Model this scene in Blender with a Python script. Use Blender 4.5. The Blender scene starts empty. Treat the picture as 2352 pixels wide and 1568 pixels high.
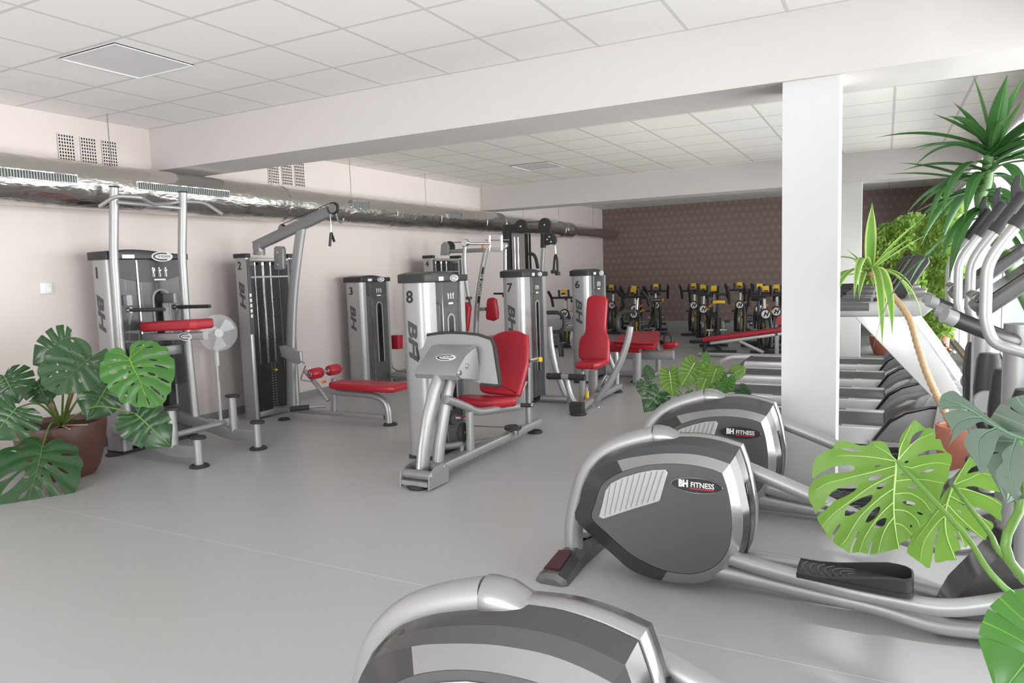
import bpy, bmesh, math, random, mathutils
from mathutils import Vector as V, Matrix
random.seed(7)
SC = bpy.context.scene
COL = SC.collection
PI = math.pi

# ---------------------------------------------------------------- camera, world, light, exposure
F = 1643.2
_yaw, _pit, _rol = math.radians(-27.575), math.radians(-5.573), math.radians(-1.860)
_fw = V((math.sin(_yaw)*math.cos(_pit), math.cos(_yaw)*math.cos(_pit), math.sin(_pit)))
_rt = V((math.cos(_yaw), -math.sin(_yaw), 0))
_up = _rt.cross(_fw)
_R = _rt*math.cos(_rol) + _up*math.sin(_rol)
_U = -_rt*math.sin(_rol) + _up*math.cos(_rol)
EYE = V((0, 0, 1.5))
cd = bpy.data.cameras.new('camera')
cam = bpy.data.objects.new('camera', cd); COL.objects.link(cam)
cam.matrix_world = Matrix(((_R.x, _U.x, -_fw.x, EYE.x), (_R.y, _U.y, -_fw.y, EYE.y), (_R.z, _U.z, -_fw.z, EYE.z), (0, 0, 0, 1)))
cd.sensor_width = 36; cd.lens = F/2352*36; cd.clip_start = .05; cd.clip_end = 200
SC.camera = cam
SC.view_settings.view_transform = 'Standard'; SC.view_settings.look = 'None'
SC.view_settings.gamma = 1; SC.view_settings.use_curve_mapping = False
SC.view_settings.exposure = 0.0
w = bpy.data.worlds.new('sky'); SC.world = w; w.use_nodes = True
wb = w.node_tree.nodes['Background']
wb.inputs[0].default_value = (.93, .96, 1, 1); wb.inputs[1].default_value = 1.2

def area(name, loc, rot, sx, sy, power, col=(1, 1, 1)):
    l = bpy.data.lights.new(name, 'AREA'); l.shape = 'RECTANGLE'; l.size = sx; l.size_y = sy
    l.energy = power; l.color = col
    o = bpy.data.objects.new(name, l); COL.objects.link(o); o.location = loc; o.rotation_euler = rot
    return o
# area lamps added outside in place of daylight, entering through the window wall (x = 1.05) and the glazing behind the viewer
area('daylight_fill', (8.0, 8.5, .4), (0, PI/2+.2, 0), 6.0, 22.0, 5600, (1, .985, .965))  # unseen lamp added outside to carry window light deep into the room
area('daylight_back', (-1.7, -4.6, 2.0), (PI/2-.15, 0, 0), 5.2, 3.4, 590, (1, .98, .965))
sun = bpy.data.lights.new('sun', 'SUN'); sun.energy = 2.2; sun.angle = math.radians(3)
so = bpy.data.objects.new('sun', sun); COL.objects.link(so)
so.rotation_euler = V((-.55, .30, -1.0)).to_track_quat('-Z', 'Y').to_euler()

def P(ax, val, px, py):
    """world point seen at pixel (px, py) of the 2352x1568 frame on the plane ax = val"""
    d = _fw*F + _R*(px-1176) + _U*(784-py)
    i = 'xyz'.index(ax)
    return EYE + d*((val-EYE[i])/d[i])
def PX(v, *l): return [P('x', v, a, b) for a, b in l]
def PY(v, *l): return [P('y', v, a, b) for a, b in l]
def PZ(v, *l): return [P('z', v, a, b) for a, b in l]
def K(ox, oy, s): return lambda *l: [(ox+x*s, oy+y*s) for x, y in l]

# ---------------------------------------------------------------- materials
MATS = {}
def mat(name, col, rough=.5, metal=0, **k):
    if name in MATS: return MATS[name]
    m = bpy.data.materials.new(name); m.use_nodes = True
    nt = m.node_tree; b = nt.nodes['Principled BSDF']
    b.inputs['Base Color'].default_value = (*col, 1)
    b.inputs['Roughness'].default_value = rough; b.inputs['Metallic'].default_value = metal
    for a, v in k.get('inp', {}).items(): b.inputs[a].default_value = v
    N = nt.nodes.new; L = nt.links.new
    tc = N('ShaderNodeTexCoord')
    if 'noise' in k:      # colour mottling: scale, amount
        s, a = k['noise']
        n = N('ShaderNodeTexNoise'); n.inputs['Scale'].default_value = s; n.inputs['Detail'].default_value = 4
        L(tc.outputs['Object'], n.inputs['Vector'])
        r = N('ShaderNodeMapRange'); r.inputs[3].default_value = 1-a; r.inputs[4].default_value = 1+a
        L(n.outputs[0], r.inputs[0])
        mx = N('ShaderNodeVectorMath'); mx.operation = 'SCALE'; mx.inputs[0].default_value = col
        L(r.outputs[0], mx.inputs[3]); L(mx.outputs[0], b.inputs['Base Color'])
    if 'bump' in k:
        s, a, d = k['bump']
        n = N('ShaderNodeTexNoise'); n.inputs['Scale'].default_value = s; n.inputs['Detail'].default_value = 3
        L(tc.outputs['Object'], n.inputs['Vector'])
        bp = N('ShaderNodeBump'); bp.inputs['Strength'].default_value = a; bp.inputs['Distance'].default_value = d
        L(n.outputs[0], bp.inputs['Height']); L(bp.outputs[0], b.inputs['Normal'])
    MATS[name] = m; return m

silver = mat('silver_paint', (.42, .42, .42), .42, .62, bump=(900, .05, .001))
silverd = mat('grey_paint', (.28, .28, .28), .38, .45, bump=(900, .05, .001))
chrome = mat('chrome', (.75, .75, .75), .12, 1)
black = mat('black_plastic', (.025, .025, .026), .42, 0, bump=(600, .1, .001))
gloss = mat('gloss_black', (.012, .012, .013), .12, 0)
rubber = mat('black_rubber', (.03, .03, .03), .6, 0, bump=(300, .15, .001))
red = mat('red_vinyl', (.42, .012, .028), .36, 0, bump=(160, .08, .002), noise=(6, .05))
dark = mat('dark_plastic', (.10, .10, .10), .38, 0, bump=(500, .08, .001))
midg = mat('grey_plastic', (.30, .30, .30), .35, .1)
ironm = mat('cast_iron', (.03, .03, .032), .45, .2, bump=(60, .1, .002))
yellow = mat('yellow_plastic', (.75, .48, .02), .4)
orange = mat('orange_plastic', (.8, .25, .02), .4)
white = mat('white_plastic', (.8, .8, .8), .4)
whitem = mat('white_print', (.85, .85, .85), .5)
redprint = mat('red_print', (.6, .02, .05), .4)
blackp = mat('black_print', (.02, .02, .02), .45)
greyp = mat('dark_print', (.07, .07, .075), .45)
terra = mat('terracotta', (.36, .125, .08), .55, 0, noise=(9, .15), bump=(60, .15, .003))
brownpot = mat('brown_pot', (.105, .045, .035), .4, 0, noise=(7, .15))
soil = mat('soil', (.035, .022, .015), .95, 0, noise=(40, .5), bump=(60, .8, .02))
elsilver = mat('silver_gloss', (.42, .42, .42), .22, .75)
eldark = mat('graphite_gloss', (.085, .083, .082), .16, .4)
elpanel = mat('graphite_panel', (.105, .105, .105), .42, .2, noise=(4, .08))
beltm = mat('belt_rubber', (.10, .10, .10), .6, 0, noise=(300, .1))
railm = mat('alu_rail', (.66, .66, .67), .28, .35)
cablem = mat('cable', (.04, .04, .04), .4)

def smoked(name, c, fac):
    m = bpy.data.materials.new(name); m.use_nodes = True; nt = m.node_tree; nt.nodes.clear()
    o = nt.nodes.new('ShaderNodeOutputMaterial'); t = nt.nodes.new('ShaderNodeBsdfTransparent')
    t.inputs[0].default_value = (*c, 1)
    g = nt.nodes.new('ShaderNodeBsdfPrincipled'); g.inputs['Base Color'].default_value = (.20, .20, .20, 1)
    g.inputs['Roughness'].default_value = .15
    x = nt.nodes.new('ShaderNodeMixShader'); x.inputs[0].default_value = fac
    nt.links.new(t.outputs[0], x.inputs[1]); nt.links.new(g.outputs[0], x.inputs[2]); nt.links.new(x.outputs[0], o.inputs[0])
    return m
acryl = smoked('smoked_acrylic', (.70, .70, .71), .45)
acrylk = smoked('black_acrylic', (.72, .72, .72), .12)
glass = smoked('window_glass', (.96, .98, .98), .05)

def foil():
    m = mat('foil', (.62, .60, .58), .2, 1); nt = m.node_tree; N = nt.nodes.new; L = nt.links.new
    b = nt.nodes['Principled BSDF']; tc = N('ShaderNodeTexCoord')
    mp = N('ShaderNodeMapping'); mp.inputs['Scale'].default_value = (3, 1, 3); L(tc.outputs['Object'], mp.inputs[0])
    n = N('ShaderNodeTexNoise'); n.inputs['Scale'].default_value = 5; n.inputs['Detail'].default_value = 6; n.inputs['Distortion'].default_value = 1.2
    L(mp.outputs[0], n.inputs[0])
    v = N('ShaderNodeTexVoronoi'); v.inputs['Scale'].default_value = 9; v.feature = 'DISTANCE_TO_EDGE'; L(mp.outputs[0], v.inputs[0])
    a = N('ShaderNodeMath'); a.operation = 'ADD'; L(n.outputs[0], a.inputs[0])
    mu = N('ShaderNodeMath'); mu.operation = 'MULTIPLY'; mu.inputs[1].default_value = .35; L(v.outputs[0], mu.inputs[0]); L(mu.outputs[0], a.inputs[1])
    bp = N('ShaderNodeBump'); bp.inputs['Strength'].default_value = .26; bp.inputs['Distance'].default_value = .03
    L(a.outputs[0], bp.inputs['Height']); L(bp.outputs[0], b.inputs['Normal'])
    return m
foilm = foil()

def leafmat(name, c1, c2, vein, rough=.28, trans=.35, edge=None):
    m = bpy.data.materials.new(name); m.use_nodes = True; nt = m.node_tree; N = nt.nodes.new; L = nt.links.new
    b = nt.nodes['Principled BSDF']; out = nt.nodes['Material Output']
    uv = N('ShaderNodeUVMap'); sp = N('ShaderNodeSeparateXYZ'); L(uv.outputs[0], sp.inputs[0])
    tc = N('ShaderNodeTexCoord'); n = N('ShaderNodeTexNoise'); n.inputs['Scale'].default_value = 9; L(tc.outputs['Object'], n.inputs[0])
    mx = N('ShaderNodeMix'); mx.data_type = 'RGBA'; mx.inputs[6].default_value = (*c1, 1); mx.inputs[7].default_value = (*c2, 1)
    L(n.outputs[0], mx.inputs[0])
    d = N('ShaderNodeMath'); d.operation = 'SUBTRACT'; d.inputs[1].default_value = .5; L(sp.outputs[0], d.inputs[0])
    a = N('ShaderNodeMath'); a.operation = 'ABSOLUTE'; L(d.outputs[0], a.inputs[0])
    r = N('ShaderNodeMapRange')
    if edge is None: vals = (.012, .04, 1, 0)
    else: vals = (.30, .36, 0, 1)
    for i, q in enumerate(vals): r.inputs[1+i].default_value = q
    L(a.outputs[0], r.inputs[0])
    m2 = N('ShaderNodeMix'); m2.data_type = 'RGBA'; L(r.outputs[0], m2.inputs[0]); L(mx.outputs[2], m2.inputs[6]); m2.inputs[7].default_value = (*(edge or vein), 1)
    L(m2.outputs[2], b.inputs['Base Color']); b.inputs['Roughness'].default_value = rough
    t = N('ShaderNodeBsdfTranslucent'); L(m2.outputs[2], t.inputs[0])
    s = N('ShaderNodeMixShader'); s.inputs[0].default_value = trans
    L(b.outputs[0], s.inputs[1]); L(t.outputs[0], s.inputs[2]); L(s.outputs[0], out.inputs[0])
    bp = N('ShaderNodeBump'); bp.inputs['Strength'].default_value = .25; bp.inputs['Distance'].default_value = .01
    L(r.outputs[0], bp.inputs['Height']); L(bp.outputs[0], b.inputs['Normal'])
    return m
leaf_dark = leafmat('leaf_dark', (.017, .062, .018), (.03, .095, .026), (.06, .17, .035), .26, .12)
leaf_mid = leafmat('leaf_mid', (.04, .15, .022), (.065, .20, .03), (.12, .30, .04), .3, .25)
leaf_light = leafmat('leaf_light', (.115, .245, .03), (.18, .33, .05), (.6, .75, .35), .4, .5)
leaf_shine = leafmat('leaf_shine', (.045, .10, .06), (.07, .14, .09), (.14, .24, .16), .3, .05)
leaf_shine.node_tree.nodes['Principled BSDF'].inputs['Coat Weight'].default_value = 1
leaf_shine.node_tree.nodes['Principled BSDF'].inputs['Coat IOR'].default_value = 1.9
leaf_shine.node_tree.nodes['Principled BSDF'].inputs['Coat Roughness'].default_value = .3
strap_green = leafmat('strap_green', (.035, .11, .03), (.065, .18, .045), (.12, .28, .08), .4, .35)
strap_varie = leafmat('strap_variegated', (.13, .30, .05), (.19, .36, .07), (.3, .5, .1), .4, .45, edge=(.48, .58, .18))
ficus_leaf = leafmat('ficus_leaf', (.20, .38, .06), (.46, .62, .16), (.4, .6, .15), .4, .5)
stemg = mat('stem_green', (.13, .26, .05), .4)
stemb = mat('stem_tan', (.42, .27, .15), .6, 0, noise=(60, .3), bump=(60, .5, .004))
bark = mat('bark', (.25, .16, .09), .8, 0, noise=(30, .3))

def gridmat(name, base, line, sx, sy, ox, oy, w):
    m = mat(name, base, .8, 0, bump=(250, .1, .001)); nt = m.node_tree; N = nt.nodes.new; L = nt.links.new
    b = nt.nodes['Principled BSDF']; g = N('ShaderNodeNewGeometry'); sp = N('ShaderNodeSeparateXYZ'); L(g.outputs['Position'], sp.inputs[0])
    fs = []
    for ax, s, o in ((0, sx, ox), (1, sy, oy)):
        a = N('ShaderNodeMath'); a.operation = 'SUBTRACT'; a.inputs[1].default_value = o; L(sp.outputs[ax], a.inputs[0])
        d = N('ShaderNodeMath'); d.operation = 'DIVIDE'; d.inputs[1].default_value = s; L(a.outputs[0], d.inputs[0])
        p = N('ShaderNodeMath'); p.operation = 'PINGPONG'; p.inputs[1].default_value = .5; L(d.outputs[0], p.inputs[0])
        c = N('ShaderNodeMath'); c.operation = 'LESS_THAN'; c.inputs[1].default_value = w/s/2; L(p.outputs[0], c.inputs[0])
        fs.append(c)
    mxm = N('ShaderNodeMath'); mxm.operation = 'MAXIMUM'; L(fs[0].outputs[0], mxm.inputs[0]); L(fs[1].outputs[0], mxm.inputs[1])
    mx = N('ShaderNodeMix'); mx.data_type = 'RGBA'; mx.inputs[6].default_value = (*base, 1); mx.inputs[7].default_value = (*line, 1)
    L(mxm.outputs[0], mx.inputs[0]); L(mx.outputs[2], b.inputs['Base Color'])
    return m
ceil1 = gridmat('ceiling_tiles_near', (.88, .85, .84), (.66, .64, .635), .6, .6, -1.745, 2.95, .024)
ceil2 = gridmat('ceiling_tiles_mid', (.90, .87, .83), (.62, .59, .56), .6, .635, -1.745, 7.28, .024)
ceil3 = gridmat('ceiling_tiles_far', (.8, .79, .78), (.6, .59, .58), .6, .6, -1.745, 12.0, .024)
wallm = mat('wall_paint', (.69, .615, .60), .75, 0, bump=(120, .05, .001))
beamm = mat('beam_paint', (.63, .59, .58), .75, 0, bump=(120, .05, .001))
colm = mat('column_paint', (.64, .635, .63), .6, 0, bump=(120, .05, .001))
basem = mat('skirting_vinyl', (.28, .28, .28), .5)

def floor_mat():
    m = mat('vinyl_floor', (.34, .34, .34), .36); nt = m.node_tree; N = nt.nodes.new; L = nt.links.new
    b = nt.nodes['Principled BSDF']; tc = N('ShaderNodeTexCoord')
    n = N('ShaderNodeTexNoise'); n.inputs['Scale'].default_value = 160; n.inputs['Detail'].default_value = 3; L(tc.outputs['Object'], n.inputs[0])
    n2 = N('ShaderNodeTexNoise'); n2.inputs['Scale'].default_value = 1.2; n2.inputs['Detail'].default_value = 3; L(tc.outputs['Object'], n2.inputs[0])
    r = N('ShaderNodeMapRange'); r.inputs[3].default_value = .38; r.inputs[4].default_value = .49; L(n.outputs[0], r.inputs[0])
    g = N('ShaderNodeNewGeometry'); sp = N('ShaderNodeSeparateXYZ'); L(g.outputs['Position'], sp.inputs[0])
    a = N('ShaderNodeMath'); a.operation = 'SUBTRACT'; a.inputs[1].default_value = 2.745; L(sp.outputs[1], a.inputs[0])
    d = N('ShaderNodeMath'); d.operation = 'DIVIDE'; d.inputs[1].default_value = 2.0; L(a.outputs[0], d.inputs[0])
    p = N('ShaderNodeMath'); p.operation = 'PINGPONG'; p.inputs[1].default_value = .5; L(d.outputs[0], p.inputs[0])
    c = N('ShaderNodeMath'); c.operation = 'LESS_THAN'; c.inputs[1].default_value = .0011; L(p.outputs[0], c.inputs[0])
    mx = N('ShaderNodeMix'); mx.data_type = 'RGBA'; L(c.outputs[0], mx.inputs[0]); L(r.outputs[0], mx.inputs[6]); mx.inputs[7].default_value = (.62, .62, .62, 1)
    L(mx.outputs[2], b.inputs['Base Color'])
    r2 = N('ShaderNodeMapRange'); r2.inputs[3].default_value = .30; r2.inputs[4].default_value = .46; L(n2.outputs[0], r2.inputs[0]); L(r2.outputs[0], b.inputs['Roughness'])
    bp = N('ShaderNodeBump'); bp.inputs['Strength'].default_value = .12; bp.inputs['Distance'].default_value = .002
    L(n.outputs[0], bp.inputs['Height']); L(bp.outputs[0], b.inputs['Normal'])
    return m
floorm = floor_mat()

def paper():
    m = mat('mauve_wallpaper', (.2, .13, .12), .6); nt = m.node_tree; N = nt.nodes.new; L = nt.links.new
    b = nt.nodes['Principled BSDF']; g = N('ShaderNodeNewGeometry'); sp = N('ShaderNodeSeparateXYZ'); L(g.outputs['Position'], sp.inputs[0])
    # rows of small medallions, every second row shifted
    def mth(op, a, bb=None, v=None):
        q = N('ShaderNodeMath'); q.operation = op; L(a, q.inputs[0])
        if bb is not None: L(bb, q.inputs[1])
        elif v is not None: q.inputs[1].default_value = v
        return q.outputs[0]
    z = mth('DIVIDE', sp.outputs[2], v=.16); x = mth('DIVIDE', sp.outputs[0], v=.16)
    fz = mth('FLOOR', z); par = mth('MODULO', fz, v=2.0); sh = mth('MULTIPLY', par, v=.5)
    xs = mth('ADD', x, sh); fx = mth('SUBTRACT', mth('FRACT', xs), v=.5); fz2 = mth('SUBTRACT', mth('FRACT', z), v=.5)
    d = mth('SQRT', mth('ADD', mth('MULTIPLY', fx, fx), mth('MULTIPLY', fz2, fz2)))
    r = N('ShaderNodeMapRange'); L(d, r.inputs[0])
    for i, q in enumerate((.10, .36, 1, 0)): r.inputs[1+i].default_value = q
    mx = N('ShaderNodeMix'); mx.data_type = 'RGBA'; mx.inputs[6].default_value = (.215, .150, .140, 1); mx.inputs[7].default_value = (.27, .20, .19, 1)
    L(r.outputs[0], mx.inputs[0]); L(mx.outputs[2], b.inputs['Base Color'])
    return m
paperm = paper()
# ---------------------------------------------------------------- mesh tools
def wpos(o):
    p = V((0, 0, 0))
    while o is not None: p = p + V(o.location); o = o.parent
    return p
def fillet(pts, r, n=5):
    if r <= 0 or len(pts) < 3: return [V(p) for p in pts]
    out = [V(pts[0])]
    for i in range(1, len(pts)-1):
        a, b, c = V(pts[i-1]), V(pts[i]), V(pts[i+1])
        d1 = min(r, (a-b).length*.49); d2 = min(r, (c-b).length*.49)
        p, q = b+(a-b).normalized()*d1, b+(c-b).normalized()*d2
        for k in range(n+1):
            t = k/n; out.append(p*(1-t)**2 + b*2*t*(1-t) + q*t*t)
    out.append(V(pts[-1])); return out
def catmull(pts, n=6, closed=False):
    pts = [V(p) for p in pts]; m = len(pts); out = []
    rng = range(m) if closed else range(m-1)
    for i in rng:
        if closed: a, b, c, d = pts[i-1], pts[i], pts[(i+1) % m], pts[(i+2) % m]
        else: a, b, c, d = pts[max(i-1, 0)], pts[i], pts[i+1], pts[min(i+2, m-1)]
        for k in range(n):
            t = k/n
            out.append(.5*((2*b)+(c-a)*t+(2*a-5*b+4*c-d)*t*t+(3*b-a-3*c+d)*t**3))
    if not closed: out.append(pts[-1])
    return out
class MB:
    def __init__(s): s.v = []; s.f = []; s.uv = None
    def add(s, vs, fs):
        n = len(s.v); s.v += [V(v) for v in vs]; s.f += [[n+i for i in f] for f in fs]; return s
    def box(s, lo, hi):
        x0, y0, z0 = lo; x1, y1, z1 = hi
        return s.add([(x0, y0, z0), (x1, y0, z0), (x1, y1, z0), (x0, y1, z0), (x0, y0, z1), (x1, y0, z1), (x1, y1, z1), (x0, y1, z1)],
                     [(0, 3, 2, 1), (4, 5, 6, 7), (0, 1, 5, 4), (1, 2, 6, 5), (2, 3, 7, 6), (3, 0, 4, 7)])
    def loft(s, rings, close=True, caps=True):
        m = len(rings[0]); vs = [p for r in rings for p in r]; fs = []
        for i in range(len(rings)-1):
            for j in range(m if close else m-1):
                k = (j+1) % m; fs.append((i*m+j, i*m+k, (i+1)*m+k, (i+1)*m+j))
        if caps: fs.append(list(range(m))[::-1]); fs.append([(len(rings)-1)*m+j for j in range(m)])
        return s.add(vs, fs)
    def sweep(s, pts, sec, hint=None, scale=None):
        """sec: 2D section (side, up). hint: a vector the section's 'up' stays close to"""
        pts = [V(p) for p in pts]; rings = []; prev = None
        for i, p in enumerate(pts):
            t = (pts[min(i+1, len(pts)-1)]-pts[max(i-1, 0)]).normalized()
            if hint is not None: h = V(hint)
            elif prev is not None: h = prev
            else: h = V((0, 0, 1)) if abs(t.z) < .9 else V((0, 1, 0))
            side = t.cross(h)
            if side.length < 1e-4: side = t.orthogonal()
            side.normalize(); up = side.cross(t).normalized(); prev = up
            k = scale[i] if scale else 1
            rings.append([p+side*a*k+up*b*k for a, b in sec])
        return s.loft(rings)
    def tube(s, pts, r, seg=12, fil=0, hint=None, r2=None, scale=None):
        q = fillet(pts, fil) if fil else pts
        sec = [(r*math.cos(2*PI*i/seg), (r2 or r)*math.sin(2*PI*i/seg)) for i in range(seg)]
        return s.sweep(q, sec, hint, scale)
    def bar(s, pts, w, h, fil=0, hint=(0, 0, 1), c=None):
        """rectangular profile w across, h up, rounded corners c"""
        c = min(w, h)*.18 if c is None else c
        q = fillet(pts, fil) if fil else pts; a, b = w/2, h/2; sec = []
        for cx, cy, a0 in ((a-c, b-c, 0), (-a+c, b-c, 90), (-a+c, -b+c, 180), (a-c, -b+c, 270)):
            for k in range(3):
                an = math.radians(a0+45*k); sec.append((cx+c*math.cos(an), cy+c*math.sin(an)))
        return s.sweep(q, sec, hint)
    def lathe(s, prof, c, axis=(0, 0, 1), seg=24, caps=True):
        ax = V(axis).normalized(); u = ax.orthogonal().normalized(); w = ax.cross(u); c = V(c)
        return s.loft([[c+ax*z+u*r*math.cos(2*PI*i/seg)+w*r*math.sin(2*PI*i/seg) for i in range(seg)] for r, z in prof], True, caps)
    def disc(s, c, axis, r, t, seg=24, e=.15):
        e = min(r, t)*e
        return s.lathe([(r-e, -t/2), (r, -t/2+e), (r, t/2-e), (r-e, t/2)], c, axis, seg)
    def slab(s, outline, nrm, t, r=None, steps=3):
        """planar outline extruded along nrm by t with rounded edges of radius r"""
        o = [V(p) for p in outline]; n = V(nrm).normalized(); r = min(t*.45 if r is None else r, t*.49); m = len(o)
        ar = V((0, 0, 0))
        for i in range(m): ar += o[i].cross(o[(i+1) % m])
        sg = 1 if ar.dot(n) > 0 else -1
        inn = []
        for i in range(m):
            e1 = (o[i]-o[i-1]); e2 = (o[(i+1) % m]-o[i])
            e1 = (e1-n*e1.dot(n)).normalized(); e2 = (e2-n*e2.dot(n)).normalized()
            k = (n.cross(e1)+n.cross(e2))*sg
            d = k.length
            inn.append(k/d/max(.5, d/2) if d > 1e-3 else V((0, 0, 0)))
        lay = []
        for k in range(steps+1):
            a = PI/2*k/steps; lay.append((r*(1-math.sin(a)), r*(1-math.cos(a))))
        rings = [[p+q*i+n*z for p, q in zip(o, inn)] for i, z in lay] + [[p+q*i+n*(t-z) for p, q in zip(o, inn)] for i, z in lay[::-1]]
        return s.loft(rings)
    def build(s, name, m, parent=None, ang=38, local=False, loc=None):
        base = wpos(parent) if parent is not None else V((0, 0, 0))
        if loc is not None: base = base+V(loc)
        if local: base = V((0, 0, 0))
        me = bpy.data.meshes.new(name); me.from_pydata([tuple(v-base) for v in s.v], [], s.f)
        bm = bmesh.new(); bm.from_mesh(me)
        if s.uv is None: bmesh.ops.recalc_face_normals(bm, faces=bm.faces)
        bm.to_mesh(me); bm.free()
        me.polygons.foreach_set('use_smooth', [True]*len(me.polygons)); me.set_sharp_from_angle(angle=math.radians(ang))
        if s.uv is not None:
            uvl = me.uv_layers.new(name='UVMap')
            for lp in me.loops: uvl.data[lp.index].uv = s.uv[lp.vertex_index]
        me.materials.append(m)
        o = bpy.data.objects.new(name, me); COL.objects.link(o)
        if loc is not None: o.location = loc
        if parent is not None: o.parent = parent
        return o
def thing(name, loc, label, cat, group=None):
    o = bpy.data.objects.new(name, None); COL.objects.link(o); o.location = loc; o.empty_display_size = .1
    o['label'] = label; o['category'] = cat
    if group: o['group'] = group
    return o
def tag(o, label, cat, group=None, kind=None):
    o['label'] = label; o['category'] = cat
    if group: o['group'] = group
    if kind: o['kind'] = kind
    return o
def struct(name, mb, m, parent=None):
    o = mb.build(name, m, parent)
    if parent is None: o['kind'] = 'structure'
    return o
def text(s, size, c, xdir, ydir, m, parent, name='lettering', ext=.001, shear=0, bold=0, sx=1):
    """flat lettering centred on c with reading direction xdir and letter-up ydir"""
    cu = bpy.data.curves.new(name, 'FONT'); cu.body = s; cu.size = size; cu.align_x = 'CENTER'; cu.align_y = 'CENTER'
    cu.extrude = ext; cu.shear = shear; cu.offset = bold; cu.resolution_u = 3
    t = bpy.data.objects.new('tmp', cu); me0 = bpy.data.meshes.new_from_object(t)
    bpy.data.objects.remove(t); X = V(xdir).normalized(); Y = V(ydir).normalized(); Z = X.cross(Y)
    base = wpos(parent); c = V(c)
    for v in me0.vertices:
        q = v.co; v.co = c+X*q.x*sx+Y*q.y+Z*q.z-base
    me0.name = name; me0.materials.clear(); me0.materials.append(m)
    o = bpy.data.objects.new(name, me0); COL.objects.link(o); o.parent = parent
    return o
def clone(root, loc, rz=0, label=None, scale=None):
    def cp(o, par):
        c = o.copy(); COL.objects.link(c)
        if par is not None: c.parent = par
        for ch in list(o.children): cp(ch, c)
        return c
    r = cp(root, None); r.location = loc; r.rotation_euler = (0, 0, rz)
    if label: r['label'] = label
    if scale: r.scale = scale
    return r
def ell(c, X, Y, a, b, n=28):
    c, X, Y = V(c), V(X).normalized(), V(Y).normalized()
    return [c+X*a*math.cos(2*PI*i/n)+Y*b*math.sin(2*PI*i/n) for i in range(n)]
XA, YA, ZA = V((1, 0, 0)), V((0, 1, 0)), V((0, 0, 1))
def badge(parent, c, X, Y, a):
    """oval maker's badge: white field, dark swoosh and lettering strokes"""
    X, Y = V(X).normalized(), V(Y).normalized(); N = X.cross(Y); c = V(c)
    b = a*.42
    o = MB().slab(ell(c, X, Y, a, b), N, .003, .001, 1).build('badge', white, parent)
    c2 = c+N*.0032; k = MB()
    ou = [c2+X*a*.90*math.cos(t)+Y*b*.80*math.sin(t) for t in [math.radians(60+q*12) for q in range(21)]]
    inn = [c2+X*(a*.06+a*.74*math.cos(t))+Y*b*.50*math.sin(t) for t in [math.radians(60+q*12) for q in range(21)]]
    k.loft([ou, inn], False, False)
    k.build('badge_swoosh', greyp, o)
    text('TR POWER', b*.62, c2+N*.0006+X*a*.10, X, Y, greyp, o, 'badge_lettering', .0003, .2, .0004)
    return o
# ---------------------------------------------------------------- the room
XL, XR, YB, YF, H = -6.44, 1.05, -3.2, 17.55, 3.0
struct('floor', MB().box((XL-.2, YB-.2, -.15), (XR+.25, YF+.2, 0)), floorm)
struct('ceiling', MB().box((XL-.2, YB-.2, H), (XR+.25, 4.9, H+.12)), ceil1)
struct('ceiling', MB().box((XL-.2, 4.9, H), (XR+.25, 11.5, H+.12)), ceil2)
struct('ceiling', MB().box((XL-.2, 11.5, H), (XR+.25, YF+.2, H+.12)), ceil3)
struct('wall_left', MB().box((XL-.15, YB-.2, 0), (XL, YF+.15, H)), wallm)
struct('wall_far', MB().box((XL, YF, 0), (XR+.15, YF+.15, H)), paperm)
wb_ = MB().box((XL, YB-.15, 0), (-5.9, YB, H)).box((.9, YB-.15, 0), (XR+.15, YB, H)).box((-5.9, YB-.15, 2.7), (.9, YB, H)).box((-5.9, YB-.15, 0), (.9, YB, .35))
struct('wall_back', wb_, wallm)
wr = MB().box((XR, YB, 2.65), (XR+.18, 15.2, H)).box((XR, 15.2, 0), (XR+.18, YF+.15, H)).box((XR, YB-.1, 0), (XR+.18, 15.2, .06)).box((XR, 11.45, 0), (XR+.18, 11.85, 2.65))
struct('wall_right', wr, wallm)
# beams and columns
struct('trim_1', MB().box((XL, 4.77, 2.6), (XR, 5.32, H)), beamm)
struct('trim_2', MB().box((XL, 11.27, 2.6), (XR, 11.75, H)), beamm)
struct('trim_3', MB().box((-.575, 4.80, 0), (-.255, 5.13, 2.6)), colm)
struct('trim_4', MB().box((-.62, 11.32, 0), (-.30, 11.65, 2.6)), colm)
struct('trim_5', MB().box((.78, YB, .002), (1.05, 15.0, .02)), mat('dark_floor_strip', (.13, .13, .13), .5))  # flat dark strip laid on the floor along the window wall
struct('baseboard_left', MB().box((XL, YB, 0), (XL+.012, YF, .085)), basem)
struct('baseboard_far', MB().box((XL, YF-.012, 0), (XR, YF, .16)), basem)
# glazing of the window wall: bays between mullions
bays = [(-3.0, -1.3), (-1.3, .4), (.4, 2.1), (2.1, 3.8), (3.8, 5.5), (5.5, 7.2), (7.2, 8.9), (8.9, 11.4), (11.85, 13.51), (13.51, 15.2)]
wf = mat('window_frame_paint', (.75, .75, .74), .35)
def window(i, lo, hi, plane, axis, z0, z1):
    m = MB(); t = .055
    def bx(a, b, c, d, dep=.08):
        if axis == 'y': m.box((plane, a, c), (plane+dep, b, d))
        else: m.box((a, plane-dep, c), (b, plane, d))
    bx(lo, lo+t, z0, z1); bx(hi-t, hi, z0, z1); bx(lo+t, hi-t, z0, z0+t); bx(lo+t, hi-t, z1-t, z1); bx(lo+t, hi-t, 2.0, 2.045, .06)
    f = struct('window_%d' % i, m, wf); g = MB()
    if axis == 'y': g.box((plane+.03, lo+t, z0+t), (plane+.04, hi-t, z1-t))
    else: g.box((lo+t, plane-.04, z0+t), (hi-t, plane-.03, z1-t))
    g.build('window_pane', glass, f)
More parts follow.
